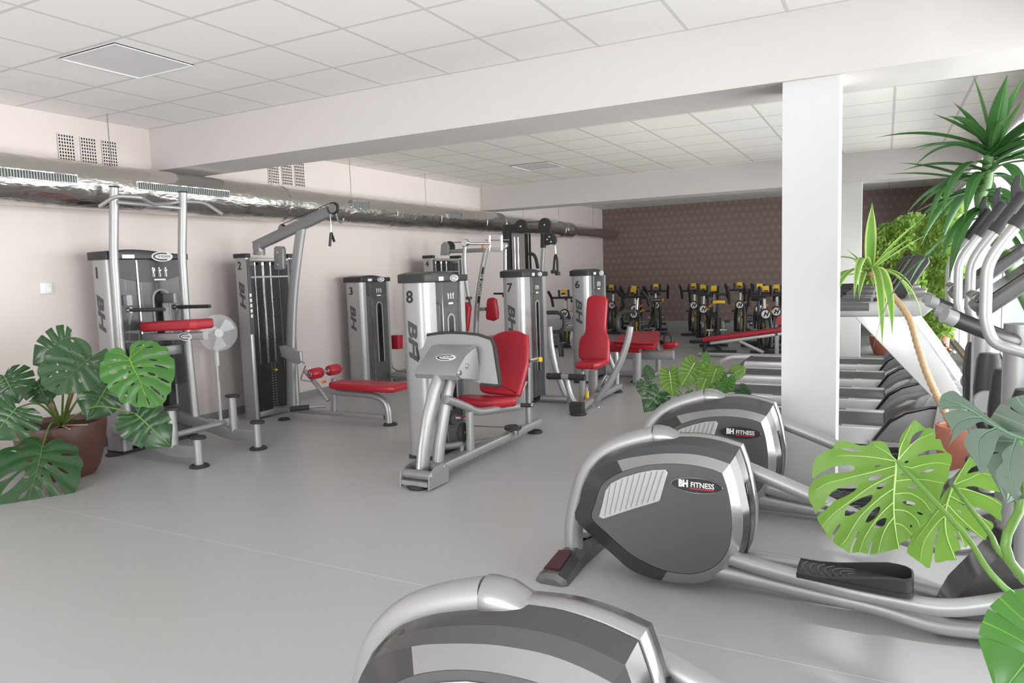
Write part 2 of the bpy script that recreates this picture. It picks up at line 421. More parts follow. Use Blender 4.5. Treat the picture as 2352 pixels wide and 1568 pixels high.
for i, (a, b) in enumerate(bays): window(i+1, a, b, XR+.03, 'y', .06, 2.65)
for i, (a, b) in enumerate([(-5.9, -4.2), (-4.2, -2.5), (-2.5, -.8), (-.8, .9)]): window(len(bays)+i+1, a, b, YB-.02, 'x', .35, 2.7)

# vertical blinds hanging inside the far bays
bl = thing('vertical_blind', (1.0, 11.0, 0), 'white vertical blind hanging across the window wall behind the tall dracaena', 'blind')
s = MB()
for k in range(40):
    y = 7.3+k*.105
    s.add([(.955, y, 2.6), (1.03, y+.03, 2.6), (1.03, y+.03, 1.45), (.955, y, 1.45)], [(0, 1, 2, 3)])
    s.add([(.954, y+.001, 1.45), (1.029, y+.031, 1.45), (1.029, y+.031, 2.6), (.954, y+.001, 2.6)], [(0, 1, 2, 3)])
s.build('blind_slats', mat('blind_fabric', (.78, .76, .75), .7), bl)
MB().box((.975, 7.2, 2.6), (1.04, 11.4, 2.64)).build('blind_rail', white, bl)

# recessed ceiling lamps that are switched off
lampm = mat('lamp_diffuser', (.72, .71, .71), .5)
for (x0, x1, y0, y1, lb) in ((-4.86, -4.28, 2.98, 3.56, 'square frosted ceiling lamp, unlit, in the near ceiling above the dip station'),
                            (-4.75, -4.17, 9.22, 9.82, 'square frosted ceiling lamp, unlit, in the ceiling between the two beams')):
    t = thing('ceiling_lamp', ((x0+x1)/2, (y0+y1)/2, H), lb, 'lamp')
    MB().box((x0, y0, H-.006), (x1, y1, H-.001)).build('diffuser', lampm, t)
    f = MB()
    for a, b, c, d in ((x0, x1, y0, y0+.012), (x0, x1, y1-.012, y1), (x0, x0+.012, y0+.012, y1-.012), (x1-.012, x1, y0+.012, y1-.012)): f.box((a, c, H-.012), (b, d, H-.001))
    f.build('frame', mat('lamp_frame', (.78, .77, .77), .5), t)

# ---------------------------------------------------------------- foil duct
du = thing('air_duct', (-6.1, 0, 2.35), 'foil-wrapped round air duct running along the left wall under the ceiling', 'duct')
prof = [(-1.5, .20), (6.0, .20), (6.25, .185), (11.25, .185), (11.5, .15), (13.9, .14), (14.0, .17), (14.55, .17), (14.75, .11), (17.5, .105)]
ys = []; rs = []
for (a, r0), (b, r1) in zip(prof, prof[1:]):
    n = max(1, int((b-a)/.09))
    for k in range(n): ys.append(a+(b-a)*k/n); rs.append(r0+(r1-r0)*k/n)
ys.append(prof[-1][0]); rs.append(prof[-1][1])
rings = []
for y, r in zip(ys, rs):
    rings.append([V((-6.1+(r+random.uniform(-.004, .004))*math.cos(2*PI*i/28), y, 2.35+(r+random.uniform(-.004, .004))*math.sin(2*PI*i/28))) for i in range(28)])
MB().loft(rings).build('duct_skin', foilm, du, ang=60)
for y, r in ((2.6, .203), (4.0, .203), (6.1, .203), (8.1, .189), (9.2, .189), (10.6, .189), (11.3, .19), (14.0, .172)):
    MB().disc((-6.1, y, 2.35), YA, r-.001, .035, 28).build('joint_band', foilm, du)
gk = mat('grille_metal', (.34, .37, .36), .45, .3)
def duct_grille(y0, y1, r=.2, zc=2.365, hz=.06):
    n0 = V((1, 0, 0)); xf = -6.1+r
    fr = MB(); t = .009; z0, z1 = zc-hz/2, zc+hz/2; x0, x1 = xf-.03, xf+.022
    fr.box((x0, y0, z1), (x1, y1, z1+t)).box((x0, y0, z0-t), (x1, y1, z0)).box((x0, y0-t, z0-t), (x1, y0, z1+t)).box((x0, y1, z0-t), (x1, y1+t, z1+t))
    f = fr.build('grille_frame', foilm, du)
    MB().box((x0, y0, z0), (x0+.012, y1, z1)).build('grille_back', gloss, f)
    m = MB(); n = max(4, int((y1-y0)/.021))
    for k in range(n):
        y = y0+(y1-y0)*(k+.5)/n; m.box((x0+.014, y-.004, z0), (x1-.003, y+.003, z1))
    m.build('grille_slats', gk, f)
duct_grille(2.6, 3.66); duct_grille(4.20, 5.20); duct_grille(7.13, 7.45, .185, 2.40, .08); duct_grille(9.37, 9.72, .185, 2.39, .08); duct_grille(14.1, 14.4, .17, 2.37, .08)
for y in (1.6, 4.12, 6.0, 7.35, 9.05, 10.75, 12.3, 14.0, 16.0):
    MB().tube([(-6.1, y, 2.5), (-6.1, y, 2.6 if 4.77 < y < 5.3 else 2.998)], .0045, 6).build('hanger_rod', silverd, du)

# ---------------------------------------------------------------- small things on the left wall
vents = [(3.87, 4.01, 2.60, 2.83, 'first from the left of six'), (4.07, 4.21, 2.60, 2.83, 'second from the left of six'),
         (4.27, 4.41, 2.60, 2.83, 'third from left, nearest the beam'),
         (6.29, 6.45, 2.63, 2.88, 'first one behind the beam'), (6.51, 6.67, 2.63, 2.90, 'middle one behind the beam'), (6.72, 6.88, 2.63, 2.92, 'last one behind the beam')]
for i, (y0, y1, z0, z1, lb) in enumerate(vents):
    t = thing('wall_vent', (XL, (y0+y1)/2, z0), 'white wall vent with square black holes, '+lb, 'vent', 'pierced vents high on the left wall')
    MB().box((XL-.0, y0, z0), (XL+.004, y1, z1)).build('hole_backing', mat('vent_hole', (.01, .01, .01), .9), t)
    m = MB(); nz, ny = 8, 6; by = (y1-y0)/ny; bz = (z1-z0)/nz
    for k in range(ny+1): y = y0+by*k; m.box((XL+.004, y-.0045, z0), (XL+.010, y+.0045, z1))
    for k in range(nz+1): z = z0+bz*k; m.box((XL+.0041, y0-.0045, z-.005), (XL+.0099, y1+.0045, z+.005))
    m.build('grid', wallm, t)
t = thing('thermostat', (XL, 3.65, 1.44), 'small white square thermostat with round knob on the left wall', 'thermostat')
MB().slab([(XL, 3.60, 1.44), (XL, 3.70, 1.44), (XL, 3.70, 1.535), (XL, 3.60, 1.535)], XA, .018, .006).build('cover', white, t)
MB().disc((XL+.024, 3.66, 1.478), XA, .024, .016, 20).build('knob', white, t)

# pedestal fan between machines 1 and 2
fy, fx = 5.17, -6.2
t = thing('pedestal_fan', (fx, fy, 0), 'white pedestal fan standing by the wall between machines one and two', 'fan')
MB().box((fx-.22, fy-.03, 0), (fx+.22, fy+.03, .035)).box((fx-.03, fy-.2, 0), (fx+.03, fy+.2, .034)).build('base', white, t)
MB().tube([(fx, fy, .03), (fx, fy, .45)], .016, 12).tube([(fx, fy, .45), (fx, fy, .70)], .011, 12).build('pole', white, t)
MB().tube([(fx, fy, .62), (fx, fy, .80)], .03, 14, r2=.025).build('control_box', white, t)
MB().tube([(fx-.08, fy, .97), (fx+.02, fy, .97)], .055, 16).build('motor', white, t)
hd = V((.86, -.5, 0)).normalized(); hc = V((fx+.05, fy, .965))
cage = MB(); fwm = smoked('fan_mesh', (.93, .93, .93), .35)
cage.lathe([(.04, .05), (.19, .035), (.20, 0), (.19, -.035), (.04, -.05)], hc, hd, 32, False)
c = cage.build('cage', mat('fan_cage', (.85, .85, .86), .35, inp={'Alpha': .22}), t)
MB().disc(hc+hd*.055, hd, .045, .012, 20).build('cage_badge', white, c)
u = hd.cross(ZA).normalized()
for k in range(3):
    a = k*2*PI/3+.4; d = u*math.cos(a)+ZA*math.sin(a); e = hd.cross(d)
    MB().slab([hc+d*.03-e*.02, hc+d*.16-e*.08, hc+d*.175, hc+d*.15+e*.06, hc+d*.03+e*.02], hd, .004, .001, 1).build('blade', mat('fan_blade', (.85, .85, .86), .4, inp={'Alpha': .6}), t)
# ---------------------------------------------------------------- shared machine parts
def foot(c, parent, r=.055, h=.022):
    return MB().lathe([(r, 0), (r*1.05, h*.4), (r*.85, h), (r*.3, h*1.1)], c, ZA, 24).build('rubber_foot', rubber, parent)
def bolt(c, ax, parent, r=.012):
    return MB().disc(c, ax, r, .012, 12, .4).build('bolt', chrome, parent)
def stack(parent, x, y0, y1, z0, z1, n, wx=.14, zrod=1.6):
    """weight stack with its guide rods and selector pin; front faces +x"""
    yc = (y0+y1)/2; w = (y1-y0); m = MB(); h = (z1-z0)/n
    for k in range(n):
        ww = w*(1 if k < n-4 else .84 if k < n-2 else .62)/2
        m.box((x-wx, yc-ww, z0+k*h+.0015), (x, yc+ww, z0+(k+1)*h-.0015))
    o = m.build('weight_stack', ironm, parent)
    q = MB()
    for k in range(n): q.box((x, yc-.03, z0+(k+.3)*h), (x+.002, yc-.012, z0+(k+.65)*h)).box((x, yc+.014, z0+(k+.3)*h), (x+.002, yc+.03, z0+(k+.65)*h))
    q.build('weight_numbers', whitem, o)
    MB().tube([(x, yc, z1-h*2.5), (x+.05, yc, z1-h*2.5)], .012, 10).build('selector_pin', yellow, parent)
    for s in (-1, 1): MB().tube([(x-wx/2, yc+s*w*.26, z0-.04), (x-wx/2, yc+s*w*.26, zrod)], .0125, 12).build('guide_rod', chrome, parent)
    MB().tube([(x-wx/2, yc, z1), (x-wx/2, yc, zrod)], .02, 12).build('lift_rod', chrome, parent)
def figures(parent, xf, y, z, s, seed):
    """white exercise pictograms"""
    m = MB(); rnd = random.Random(seed)
    for i in range(3):
        yy = y+(i-1)*s*1.15
        m.disc((xf, yy+rnd.uniform(-.1, .1)*s, z+s*.95), XA, s*.16, .003, 8)
        m.box((xf-.0015, yy-s*.12, z+s*.15), (xf+.0015, yy+s*.12, z+s*.75))
        for a in (-1, 1):
            m.box((xf-.0015, yy+a*s*.1-s*.06, z-s*.5), (xf+.0015, yy+a*s*.16+s*.05, z+s*.15))
            m.box((xf-.0014, yy+a*s*.18-s*.04, z+s*.45), (xf+.0014, yy+a*s*.26+s*.06, z+s*(1.0 if rnd.random() > .5 else .75)))
    return m.build('exercise_pictograms', whitem, parent)
def tower(num, root, xf, xb, y0, y1, h, col=.09, stk=True, slot=True, metal=True):
    """shrouded weight tower: rounded silver side columns, arched black cap, smoked front, label, slot"""
    def column(ya, yb, s):
        o = [(xb, ya if s > 0 else yb)]
        pts = []
        if s > 0: pts = [(xb, yb), (xb, ya), (xf, ya), (xf, yb)]
        else: pts = [(xb, ya), (xb, yb), (xf, yb), (xf, ya)]
        q = fillet([V((a, b, .03)) for a, b in pts], .075 if s > 0 else .03, 7)
        return MB().slab(q, ZA, h-.03-.075, .002, 1)
    c1 = column(y0, y0+col, 1).build('side_column', silver, root)
    column(y1-col*.55, y1, -1).build('side_column', silver, root)
    # black base shoe
    MB().box((xb+.01, y0+.01, 0), (xf-.01, y1-.01, .032)).build('base_shoe', rubber, root)
    # arched cap
    yc = (y0+y1)/2; n = 12; out = []
    for k in range(n+1):
        t = k/n; y = y0-.012+(y1-y0+.024)*t
        out.append(V((xb-.01, y, h-.03+.038*math.sin(PI*min(1, .12+t*1.1))**1.0*(1-.35*t) if t < .8 else h-.03)))
    outl = [V((xb-.01, y1+.012, h-.085)), V((xb-.01, y0-.012, h-.085))]+out
    cap = MB().slab(outl, XA, xf-xb+.03, .012, 3).build('top_cap', mat('cap_plastic', (.022, .022, .023), .38, 0), root)
    # smoked front, back shroud
    MB().box((xf-.03, y0+col, .05), (xf-.024, y1-col*.55, h-.085)).build('front_shield', acryl, root)
    MB().box((xb+.008, y0+col*.6, .03), (xb+.016, y1-col*.4, h-.09)).build('rear_shield', midg, root)
    ya, yb = y0+col, y1-col*.55; w = yb-ya; ys = ya+w*.30
    # label plate with curved lower edge
    m = MB(); top = h-.09; low = h-.27
    pl = [V((xf-.022, ya+.004, top)), V((xf-.022, yb-.004, top)), V((xf-.022, yb-.004, low+.035))]+[V((xf-.022, yb-.004-(w-.008)*t, low+.035-.055*math.sin(PI*t))) for t in (.2, .4, .6, .8)]+[V((xf-.022, ya+.004, low+.035))]
    lp = m.slab(pl, XA, .004, .001, 1).build('label_plate', mat('label_grey', (.055, .055, .058), .4), root)
    figures(lp, xf-.016, (ys+yb)/2, low+.055, w*.085, num or 3)
    MB().box((xf-.018, (ys+yb)/2-w*.09, low-.005), (xf-.0155, (ys+yb)/2+w*.09, low+.01)).build('label_text', whitem, lp)
    MB().box((xf+.0195, ya+w*.06, h-.075), (xf+.0225, ya+w*.24, h-.042)).build('sticker', white, cap)
    badge(cap, (xf+.020, (ys+yb)/2+w*.02, h-.058), YA, ZA, w*.17)
    # door edge and slotted inner shroud
    MB().box((xf-.024, ys-.006, .05), (xf-.012, ys+.006, h-.09)).build('door_edge', chrome, root)
    if slot:
        yc2 = (ys+yb)/2; sw = w*.13; zt = h-.36; zb = .35; o = []
        path = [V((xf-.0225, yc2-sw, zb)), V((xf-.0225, yc2-sw, zt-sw))]+[V((xf-.0225, yc2-sw*math.cos(a), zt-sw+sw*math.sin(a))) for a in [PI*k/10 for k in range(1, 10)]]+[V((xf-.0225, yc2+sw, zt-sw)), V((xf-.0225, yc2+sw, zb))]
        MB().bar(path, .02, .014, hint=(1, 0, 0)).build('slot_trim', midg, root)
        MB().slab(path, XA, .004, .001, 1).build('slot', gloss, root)
    if stk: stack(root, xf-.09, y0+col+.02, y1-col*.55-.02, .09, .62, 14, zrod=h-.12)
    # number and vertical lettering on the side column
    if num:
        xm = xb+(xf-xb)*.40
        text(str(num), .135, (xm, y0-.001, h-.20), XA, ZA, blackp, root, 'machine_number', .0016, 0, .003, sx=1.0)
        text('BH', .115, (xm+.012, y0-.001, h-.53), -ZA, XA, greyp, root, 'maker_lettering', .0016, .25, .004, sx=2.1)
    return root

# ---------------------------------------------------------------- machine 1: assisted dip and chin station
r1 = thing('dip_chin_station', (-5.6, 4.25, 0), 'assisted dip and chin-up station with red knee pad, numbered 1, nearest the left plant', 'exercise machine')
tower(1, r1, -5.93, -6.16, 3.88, 4.68, 1.80, .10)
def cx(x): return x
a = K(180, 400, .2551); b = K(220, 760, .2296)
lp = PY(3.92, (262, 430), (261, 590), (277, 800), (296, 1000)); lp[-1].z = .16
rp = PY(4.50, (420, 442), (418, 590), (432, 800), (450, 975)); rp[-1].z = .2
for p in (lp, rp):
    u = MB().tube(p, .040, 16, .1, hint=(0, 1, 0), r2=.036).build('upright_post', silver, r1)
    MB().disc(p[0]+V((0, 0, .004)), ZA, .042, .012, 20).build('post_cap', black, u)
# braces from tower to posts
for y, z in ((3.98, 1.36), (4.44, 1.36)): MB().bar([(-5.95, y, z), (-5.80, y, z)], .05, .09).build('brace', silverd, r1)
# low side beams out to the foot posts
for y, x0 in ((3.87, -6.0), (4.49, -5.95)):
    MB().bar([(x0, y, .23), (-5.5, y, .16), (-5.25, y, .105), (-4.93, y, .13)], .06, .10, .25).build('floor_beam', silver, r1)
    for xx, zz in ((-5.22, .455), (-4.93, .235)):
        s_ = MB().tube([(xx, y, .015 if xx > -5 else .14), (xx, y, zz)], .036, 16).build('step_post', silver, r1)
        MB().slab([(xx+.085*math.cos(q)*(1 if math.cos(q) > 0 else .7), y+.055*math.sin(q), zz) for q in [2*PI*k/20 for k in range(20)]], ZA, .022, .006).build('step_pad', rubber, s_)
    foot((-4.93, y, 0), r1, .075)
foot((-6.02, 3.87, 0), r1, .075); foot((-5.95, 4.62, 0), r1, .06)
MB().tube([(-5.3, 3.90, .22), (-5.3, 4.46, .22)], .026, 14).build('cross_tube', silver, r1)
# dip handles
for y, z in ((3.98, 1.275), (4.44, 1.275)):
    h_ = MB().tube([(-5.84, y, z), (-5.79, y+.0, z)], .022, 12).build('dip_handle', chrome, r1)
    MB().tube([(-5.79, y, z), (-5.36, y, z+.004)], .017, 14).build('grip', rubber, h_)
    MB().slab([(-5.84, y-.004, z-.02), (-5.76, y-.004, z-.02), (-5.83, y-.004, z-.13)], YA, .008, .001, 1).build('bracket', silver, h_)
# pull-up bars
MB().tube([P('y', 3.70, 229, 474), P('y', 3.75, 266, 450), P('y', 3.86, 322, 453), P('y', 4.1, 352, 470), P('y', 4.35, 385, 468), (-5.70, 4.50, 2.235), P('y', 4.6, 470, 465), P('y', 4.66, 511, 492)], .0155, 12, .05).build('pull_up_bar', silver, r1)
MB().tube([(-5.77, 3.92, 2.19), (-5.69, 4.50, 2.17)], .018, 12).build('cross_tube', silver, r1)
# knee pad and its lever
MB().bar([(-5.90, 4.16, 1.02), (-5.10, 4.16, 1.045)], .05, .065).build('pad_lever', silver, r1)
kp = MB().slab([V((-5.80, 4.06, 1.075)), V((-5.16, 4.06, 1.10)), V((-5.12, 4.10, 1.10)), V((-5.12, 4.26, 1.10)), V((-5.16, 4.30, 1.10)), V((-5.80, 4.30, 1.075)), V((-5.84, 4.26, 1.075)), V((-5.84, 4.10, 1.075))], (-.035, 0, 1), .085, .02).build('knee_pad', red, r1)
badge(r1, (-5.32, 4.134, 1.036), XA, ZA, .085)
MB().bar([(-5.9, 4.0, .88), (-5.84, 4.5, .88)], .04, .09).build('stop_beam', silverd, r1)
MB().box((-5.92, 3.98, .55), (-5.905, 4.56, .98)).build('shield_opening', acrylk, r1)

# ---------------------------------------------------------------- machine 2: lat pulldown and seated row
def open_tower(root, num, xf, xb, y0, y1, h, col=.06):
    for ya in (y0, y1-col):
        c_ = MB().bar([((xf+xb)/2, ya+col/2, 0.0), ((xf+xb)/2, ya+col/2, h-.04)], xf-xb, col, hint=(0, 1, 0), c=.02).build('side_column', silver, root)
        MB().box((xb-.005, ya-.004, h-.045), (xf+.005, ya+col+.004, h)).build('column_cap', rubber, c_)
        MB().box((xf, ya+.006, h*.52), (xf+.004, ya+col-.006, h-.06)).build('label_strip', greyp, c_)
        q = MB()
        for k in range(5): q.box((xf+.004, ya+col*.3, h*.62+k*.055), (xf+.006, ya+col*.72, h*.62+k*.055+.035))
        q.build('strip_lettering', whitem, c_)
    MB().box((xf-.03, y0+col, .06), (xf-.024, y1-col, h-.12)).build('front_shield', acrylk, root)
    MB().box((xb, y0+col, .04), (xb+.008, y1-col, h-.08)).build('rear_shield', gloss, root)
    MB().bar([(xf-.03, y0+col, h-.065), (xf-.03, y1-col, h-.065)], .05, .035).build('top_rail', silver, root)
    MB().bar([(xf-.03, y0+col, h-.25), (xf-.03, y1-col, h-.25)], .02, .02).build('guide_rail', silver, root)
    MB().bar([(xf-.03, y0+col, .05), (xf-.03, y1-col, .05)], .06, .06).build('bottom_rail', silver, root)
    stack(root, xf-.05, y0+col+.06, y1-col-.06, .10, .58, 16, zrod=h-.09)
    text(str(num), .12, ((xf+xb)/2-.01, y0-.001, h-.13), XA, ZA, blackp, root, 'machine_number', .0012, 0, .002)
    text('BH', .10, ((xf+xb)/2, y0-.001, h-.42), -ZA, XA, greyp, root, 'maker_lettering', .0016, .25, .004, sx=2.1)
r2 = thing('lat_pulldown_station', (-5.3, 5.75, 0), 'cable lat pulldown and low row station with red bench, numbered 2', 'exercise machine')
open_tower(r2, 2, -5.95, -6.12, 5.42, 6.09, 1.78)
c3 = K(500, 440, .3636)
yc = 5.72
MB().bar(PY(yc, *c3((240, 345), (400, 270), (560, 195), (705, 125))), .11, .07, hint=(0, 1, 0), c=.01).build('top_boom', silverd, r2)
MB().bar(PY(yc, *c3((530, 215), (500, 420), (470, 700), (462, 1000), (468, 1385))), .105, .06, .3, hint=(0, 1, 0), c=.02).build('curved_mast', silver, r2)
pq = PY(yc, *c3((255, 350), (410, 235), (735, 105)))
for i, (q, r) in enumerate(zip(pq, (.07, .05, .062))):
    pu = MB().disc(q, YA, r, .035, 24).build('pulley', black, r2)
    MB().disc(q+V((0, -.026, 0)), YA, r*.75, .012, 20).build('pulley_cover', silverd, pu)
MB().tube([pq[1]+V((0, 0, .05)), pq[2]+V((-.03, 0, .06))], .004, 6).build('cable', cablem, r2)
MB().bar(PY(yc, *c3((262, 330), (262, 400))), .1, .1).build('boom_bracket', silverd, r2)
badge(r2, P('y', yc-.056, *c3((265, 390))[0]), XA, ZA, .05)
fl_ = MB().slab(PY(yc-.08, *c3((352, 355), (362, 345), (402, 345), (412, 362), (412, 485), (400, 495), (362, 495), (354, 485))), YA, .05, .01).build('floating_pulley', silverd, r2)
for q in c3((378, 385), (380, 460)): bolt(P('y', yc-.085, *q), YA, fl_)
hk = P('y', yc, *c3((715, 200))[0]); hb = P('y', yc, *c3((715, 255))[0])
MB().tube([P('y', yc, *c3((712, 145))[0]), hk, hb], .006, 8).build('carabiner', chrome, r2)
gr = MB().tube(PY(yc, *c3((715, 262), (708, 345))), .014, 10).tube([P('y', yc, *c3((718, 262))[0]), P('y', yc+.1, *c3((735, 312))[0])], .014, 10).build('cable_handle', black, r2)
MB().tube(PY(yc, *c3((745, 130), (755, 165), (762, 190), (780, 198), (793, 185), (795, 168))), .009, 8, .04).build('hook', silverd, r2)
# lower pulley housing, bench, thigh rollers, foot peg
MB().slab(PY(yc-.06, *c3((385, 975), (430, 968), (490, 1005), (520, 1010), (525, 1070), (500, 1090), (470, 1080), (400, 1040))), YA, .04, .008).build('pulley_plate', silver, r2)
MB().disc(P('y', yc, *c3((508, 1045))[0]), YA, .055, .03, 24).build('pulley', black, r2)
MB().tube(PY(yc-.02, *c3((520, 1060), (550, 1085))), .008, 8).tube(PY(yc-.03, *c3((555, 1100), (522, 1190), (600, 1200), (580, 1110))), .007, 8, .03).build('row_handle', chrome, r2)
rail = PY(yc, *c3((335, 1385), (600, 1412), (1060, 1470))); rail[0].z = rail[1].z = rail[2].z = .075
MB().bar(rail, .06, .05).build('floor_rail', silver, r2)
MB().tube(PY(yc, *c3((720, 1262), (900, 1278), (1010, 1290), (1075, 1340), (1085, 1480))), .034, 14, .12).build('bench_leg', silver, r2)
MB().bar(PY(yc, *c3((735, 1180), (735, 1415))), .055, .05, hint=(0, 1, 0)).build('roller_post', silver, r2)
MB().tube(PY(yc, *c3((550, 1130), (620, 1210), (700, 1320))), .024, 12, .08).build('brace', silver, r2)
s0 = P('y', yc, *c3((745, 1235))[0]); s1 = P('y', yc, *c3((1160, 1250))[0]); sz = s0.z
MB().slab([V((x, y, sz+.0)) for x, y in ((s0.x, yc-.10), (s0.x+.1, yc-.14), (s1.x-.08, yc-.16), (s1.x, yc-.12), (s1.x, yc+.12), (s1.x-.08, yc+.16), (s0.x+.1, yc+.14), (s0.x, yc+.10))], ZA, .07, .022).build('bench_pad', red, r2)
ra = P('y', yc-.14, *c3((605, 1150))[0])
MB().tube([ra+V((0, -.06, 0)), ra+V((.02, .38, .0))], .013, 10).build('roller_axle', chrome, r2)
for dy in (-.03, .24):
    q = MB().lathe([(.03, -.0), (.052, .01), (.058, .03), (.058, .14), (.052, .16), (.03, .17)], ra+V((.0, dy-.02, 0)), YA, 24).build('thigh_roller', red, r2)
    MB().disc(ra+V((0, dy-.025, 0)), YA, .028, .012, 20).build('roller_cap', chrome, q)
MB().disc(P('y', yc-.05, *c3((672, 1200))[0]), YA, .014, .05, 12).build('adjust_knob', orange, r2)
fp = P('y', yc, *c3((690, 1350))[0]); MB().tube([fp+V((0, -.02, 0)), fp+V((-.14, -.16, 0))], .017, 12).build('foot_bar', silver, r2)
MB().tube([fp+V((-.12, -.14, 0)), fp+V((-.24, -.29, 0))], .028, 14).build('foot_roller', rubber, r2)
foot((rail[2].x+.06, yc, 0), r2, .07); foot((-5.68, 5.55, 0), r2, .06); foot((-5.72, 6.0, 0), r2, .06)

# ---------------------------------------------------------------- machine 3
r3 = thing('leg_extension_machine', (-5.9, 7.6, 0), 'shrouded weight machine by the left wall with small red pad, numbered 3', 'exercise machine')
tower(3, r3, -6.0, -6.27, 7.32, 7.92, 1.51, .10)
MB().tube([(-5.97, 7.85, .14), (-5.3, 7.9, .14), (-4.9, 8.0, .14)], .035, 14).build('floor_tube', silver, r3)
pp = PY(8.05, (897, 770), (915, 770), (915, 802), (899, 802))
MB().slab([p+V((0, .0, 0)) for p in pp], YA, .12, .02).build('back_pad', red, r3)
MB().tube(PY(8.12, (896, 805), (902, 845), (915, 852), (935, 852)), .011, 10, .04).build('pad_arm', silver, r3)
MB().tube([P('y', 8.0, 926, 855), P('y', 8.0, 926, 872)], .02, 10).build('upright_post', silver, r3)
foot((-4.92, 8.0, 0), r3, .05)
MB().bar([P('y', 8.0, 862, 876), P('y', 8.0, 950, 868)], .06, .05).build('seat_beam', silver, r3)
# ---------------------------------------------------------------- machine 4: pectoral station with hanging arms
r4 = thing('pulley_arm_station', (-5.2, 9.3, 0), 'tall grey weight machine with hanging jointed arms and red chest pads, numbered 4', 'exercise machine')
open_tower(r4, 4, -5.95, -6.12, 8.93, 9.75, 1.78)
k5 = K(960, 480, .3188); kb = K(1000, 520, .16575)
yb = 9.3
MB().bar(PY(yb, *kb((200, 345), (690, 325))), .06, .06).build('top_boom', silverd, r4)
MB().slab(PY(yb-.06, *kb((65, 400), (75, 260), (110, 215), (150, 215), (180, 270), (180, 350), (150, 400))), YA, .1, .01).build('pulley_plate', midg, r4)
MB().disc(P('y', yb, *kb((200, 285))[0]), YA, .09, .03, 24).build('pulley', black, r4)
MB().tube(PY(yb, *kb((200, 225), (370, 215))), .006, 6).build('cable', cablem, r4)
MB().bar(PY(yb, *kb((700, 340), (655, 560), (600, 900), (570, 1200), (560, 1560))), .06, .08, .3, hint=(0, 1, 0), c=.02).build('curved_mast', silver, r4)
m4 = P('y', yb-.035, *kb((655, 560))[0]); m5 = P('y', yb-.035, *kb((590, 1060))[0])
lb = MB().bar([m4, m5], .05, .006, hint=(0, 1, 0)).build('mast_strip', blackp, r4)
text('TR POWER', .07, (m4+m5)/2+V((0, -.006, 0)), (m5-m4), (m5-m4).cross(V((0, 1, 0))), whitem, lb, 'mast_lettering')
# hanging arms, one nearer and one further
def hang(y, q, dxy):
    p = PY(y, *kb(*q)); a_ = MB().tube(p, .030, 14, .15).build('swing_arm', silver, r4)
    e = p[-1]
    MB().disc(e, ZA, .045, .04, 16).build('arm_collar', black, a_)
    MB().tube([e, P('y', y, *kb(dxy)[0])], .016, 10).build('arm_grip', black, a_)
    MB().disc(p[0], YA, .055, .07, 18).build('arm_hinge', chrome, a_)
hang(8.95, ((415, 225), (400, 400), (408, 560), (430, 780), (465, 990)), (490, 1145))
hang(9.75, ((965, 270), (968, 600), (968, 960)), (968, 1105))
MB().tube([P('y', 9.75, *kb((940, 930))[0]), P('y', 9.75, *kb((810, 930))[0])], .016, 10).build('side_grip', black, r4)
MB().tube([P('y', 8.95, *kb((425, 238))[0]), P('y', yb, *kb((760, 238))[0])], .02, 12).build('cross_tube', chrome, r4)
for xx in (750, 915): MB().tube(PY(9.45, *kb((xx, 130), (xx, 330))), .028, 12).build('hinge_column', chrome, r4)
MB().bar(PY(9.45, *kb((780, 318), (930, 318))), .05, .07).build('hinge_bracket', railm, r4)
MB().tube(PY(9.45, *kb((700, 188), (1025, 188))), .012, 10).build('hinge_rod', chrome, r4)
MB().tube(PY(yb, *kb((658, 255), (658, 320))), .028, 12, scale=[.5, 1]).build('adjust_knob', orange, r4)
pd = PY(yb+.02, *kb((700, 1050), (715, 1000), (770, 985), (820, 1005), (850, 1200), (845, 1280), (790, 1312), (700, 1290), (688, 1250)))
MB().slab(pd, YA, .10, .03).build('back_pad', red, r4)
MB().bar(PY(yb+.04, *kb((610, 1145), (695, 1145))), .04, .05).build('pad_bracket', silverd, r4)
MB().slab(PY(8.9, *kb((405, 1050), (440, 1060), (475, 1110), (435, 1450), (415, 1460))), YA, .08, .02).build('seat_back_pad', red, r4)
MB().bar([(-5.9, yb, .09), (-4.4, yb, .09)], .06, .08).build('floor_rail', silver, r4)
MB().slab([V((-5.3, 9.1, .48)), V((-4.9, 9.1, .48)), V((-4.9, 9.5, .48)), V((-5.3, 9.5, .48))], ZA, .07, .02).build('seat_pad', red, r4)
MB().bar([(-5.1, yb, .1), (-5.1, yb, .48)], .05, .05, hint=(0, 1, 0)).build('seat_post', silver, r4)
foot((-4.42, yb, 0), r4, .07)

# ---------------------------------------------------------------- machine 5: black cable tower
r5 = thing('cable_tower', (-5.2, 11.0, 0), 'tall black cable tower with round top pulleys and rope handle hanging', 'exercise machine')
kc = K(1100, 460, .13605)
y5 = 10.9
def col5(q0, q1, w): return MB().bar([P('y', y5, *kc(q0)[0]), P('y', y5, *kc(q1)[0])], w, w, hint=(0, 1, 0))
pa = P('y', y5, *kc((475, 520))[0]); pb_ = P('y', y5, *kc((820, 560))[0])
MB().bar([V((pa.x, y5, 0)), pa], .12, .12, hint=(0, 1, 0)).build('side_column', rubber, r5)
MB().bar([V((pb_.x, y5, 0)), pb_], .08, .1, hint=(0, 1, 0)).build('side_column', gloss, r5)
MB().bar([V((pa.x, y5, .06)), V((pb_.x, y5, .06))], .1, .12).build('bottom_rail', rubber, r5)
MB().bar(PY(y5, *kc((430, 520), (1215, 515))), .09, .06).build('top_boom', rubber, r5)
MB().bar(PY(y5, *kc((430, 455), (660, 455))), .1, .09).build('boom_block', rubber, r5)
MB().box((pa.x+.06, y5+.02, .1), (pb_.x-.04, y5+.03, 2.15)).build('shroud', acrylk, r5)
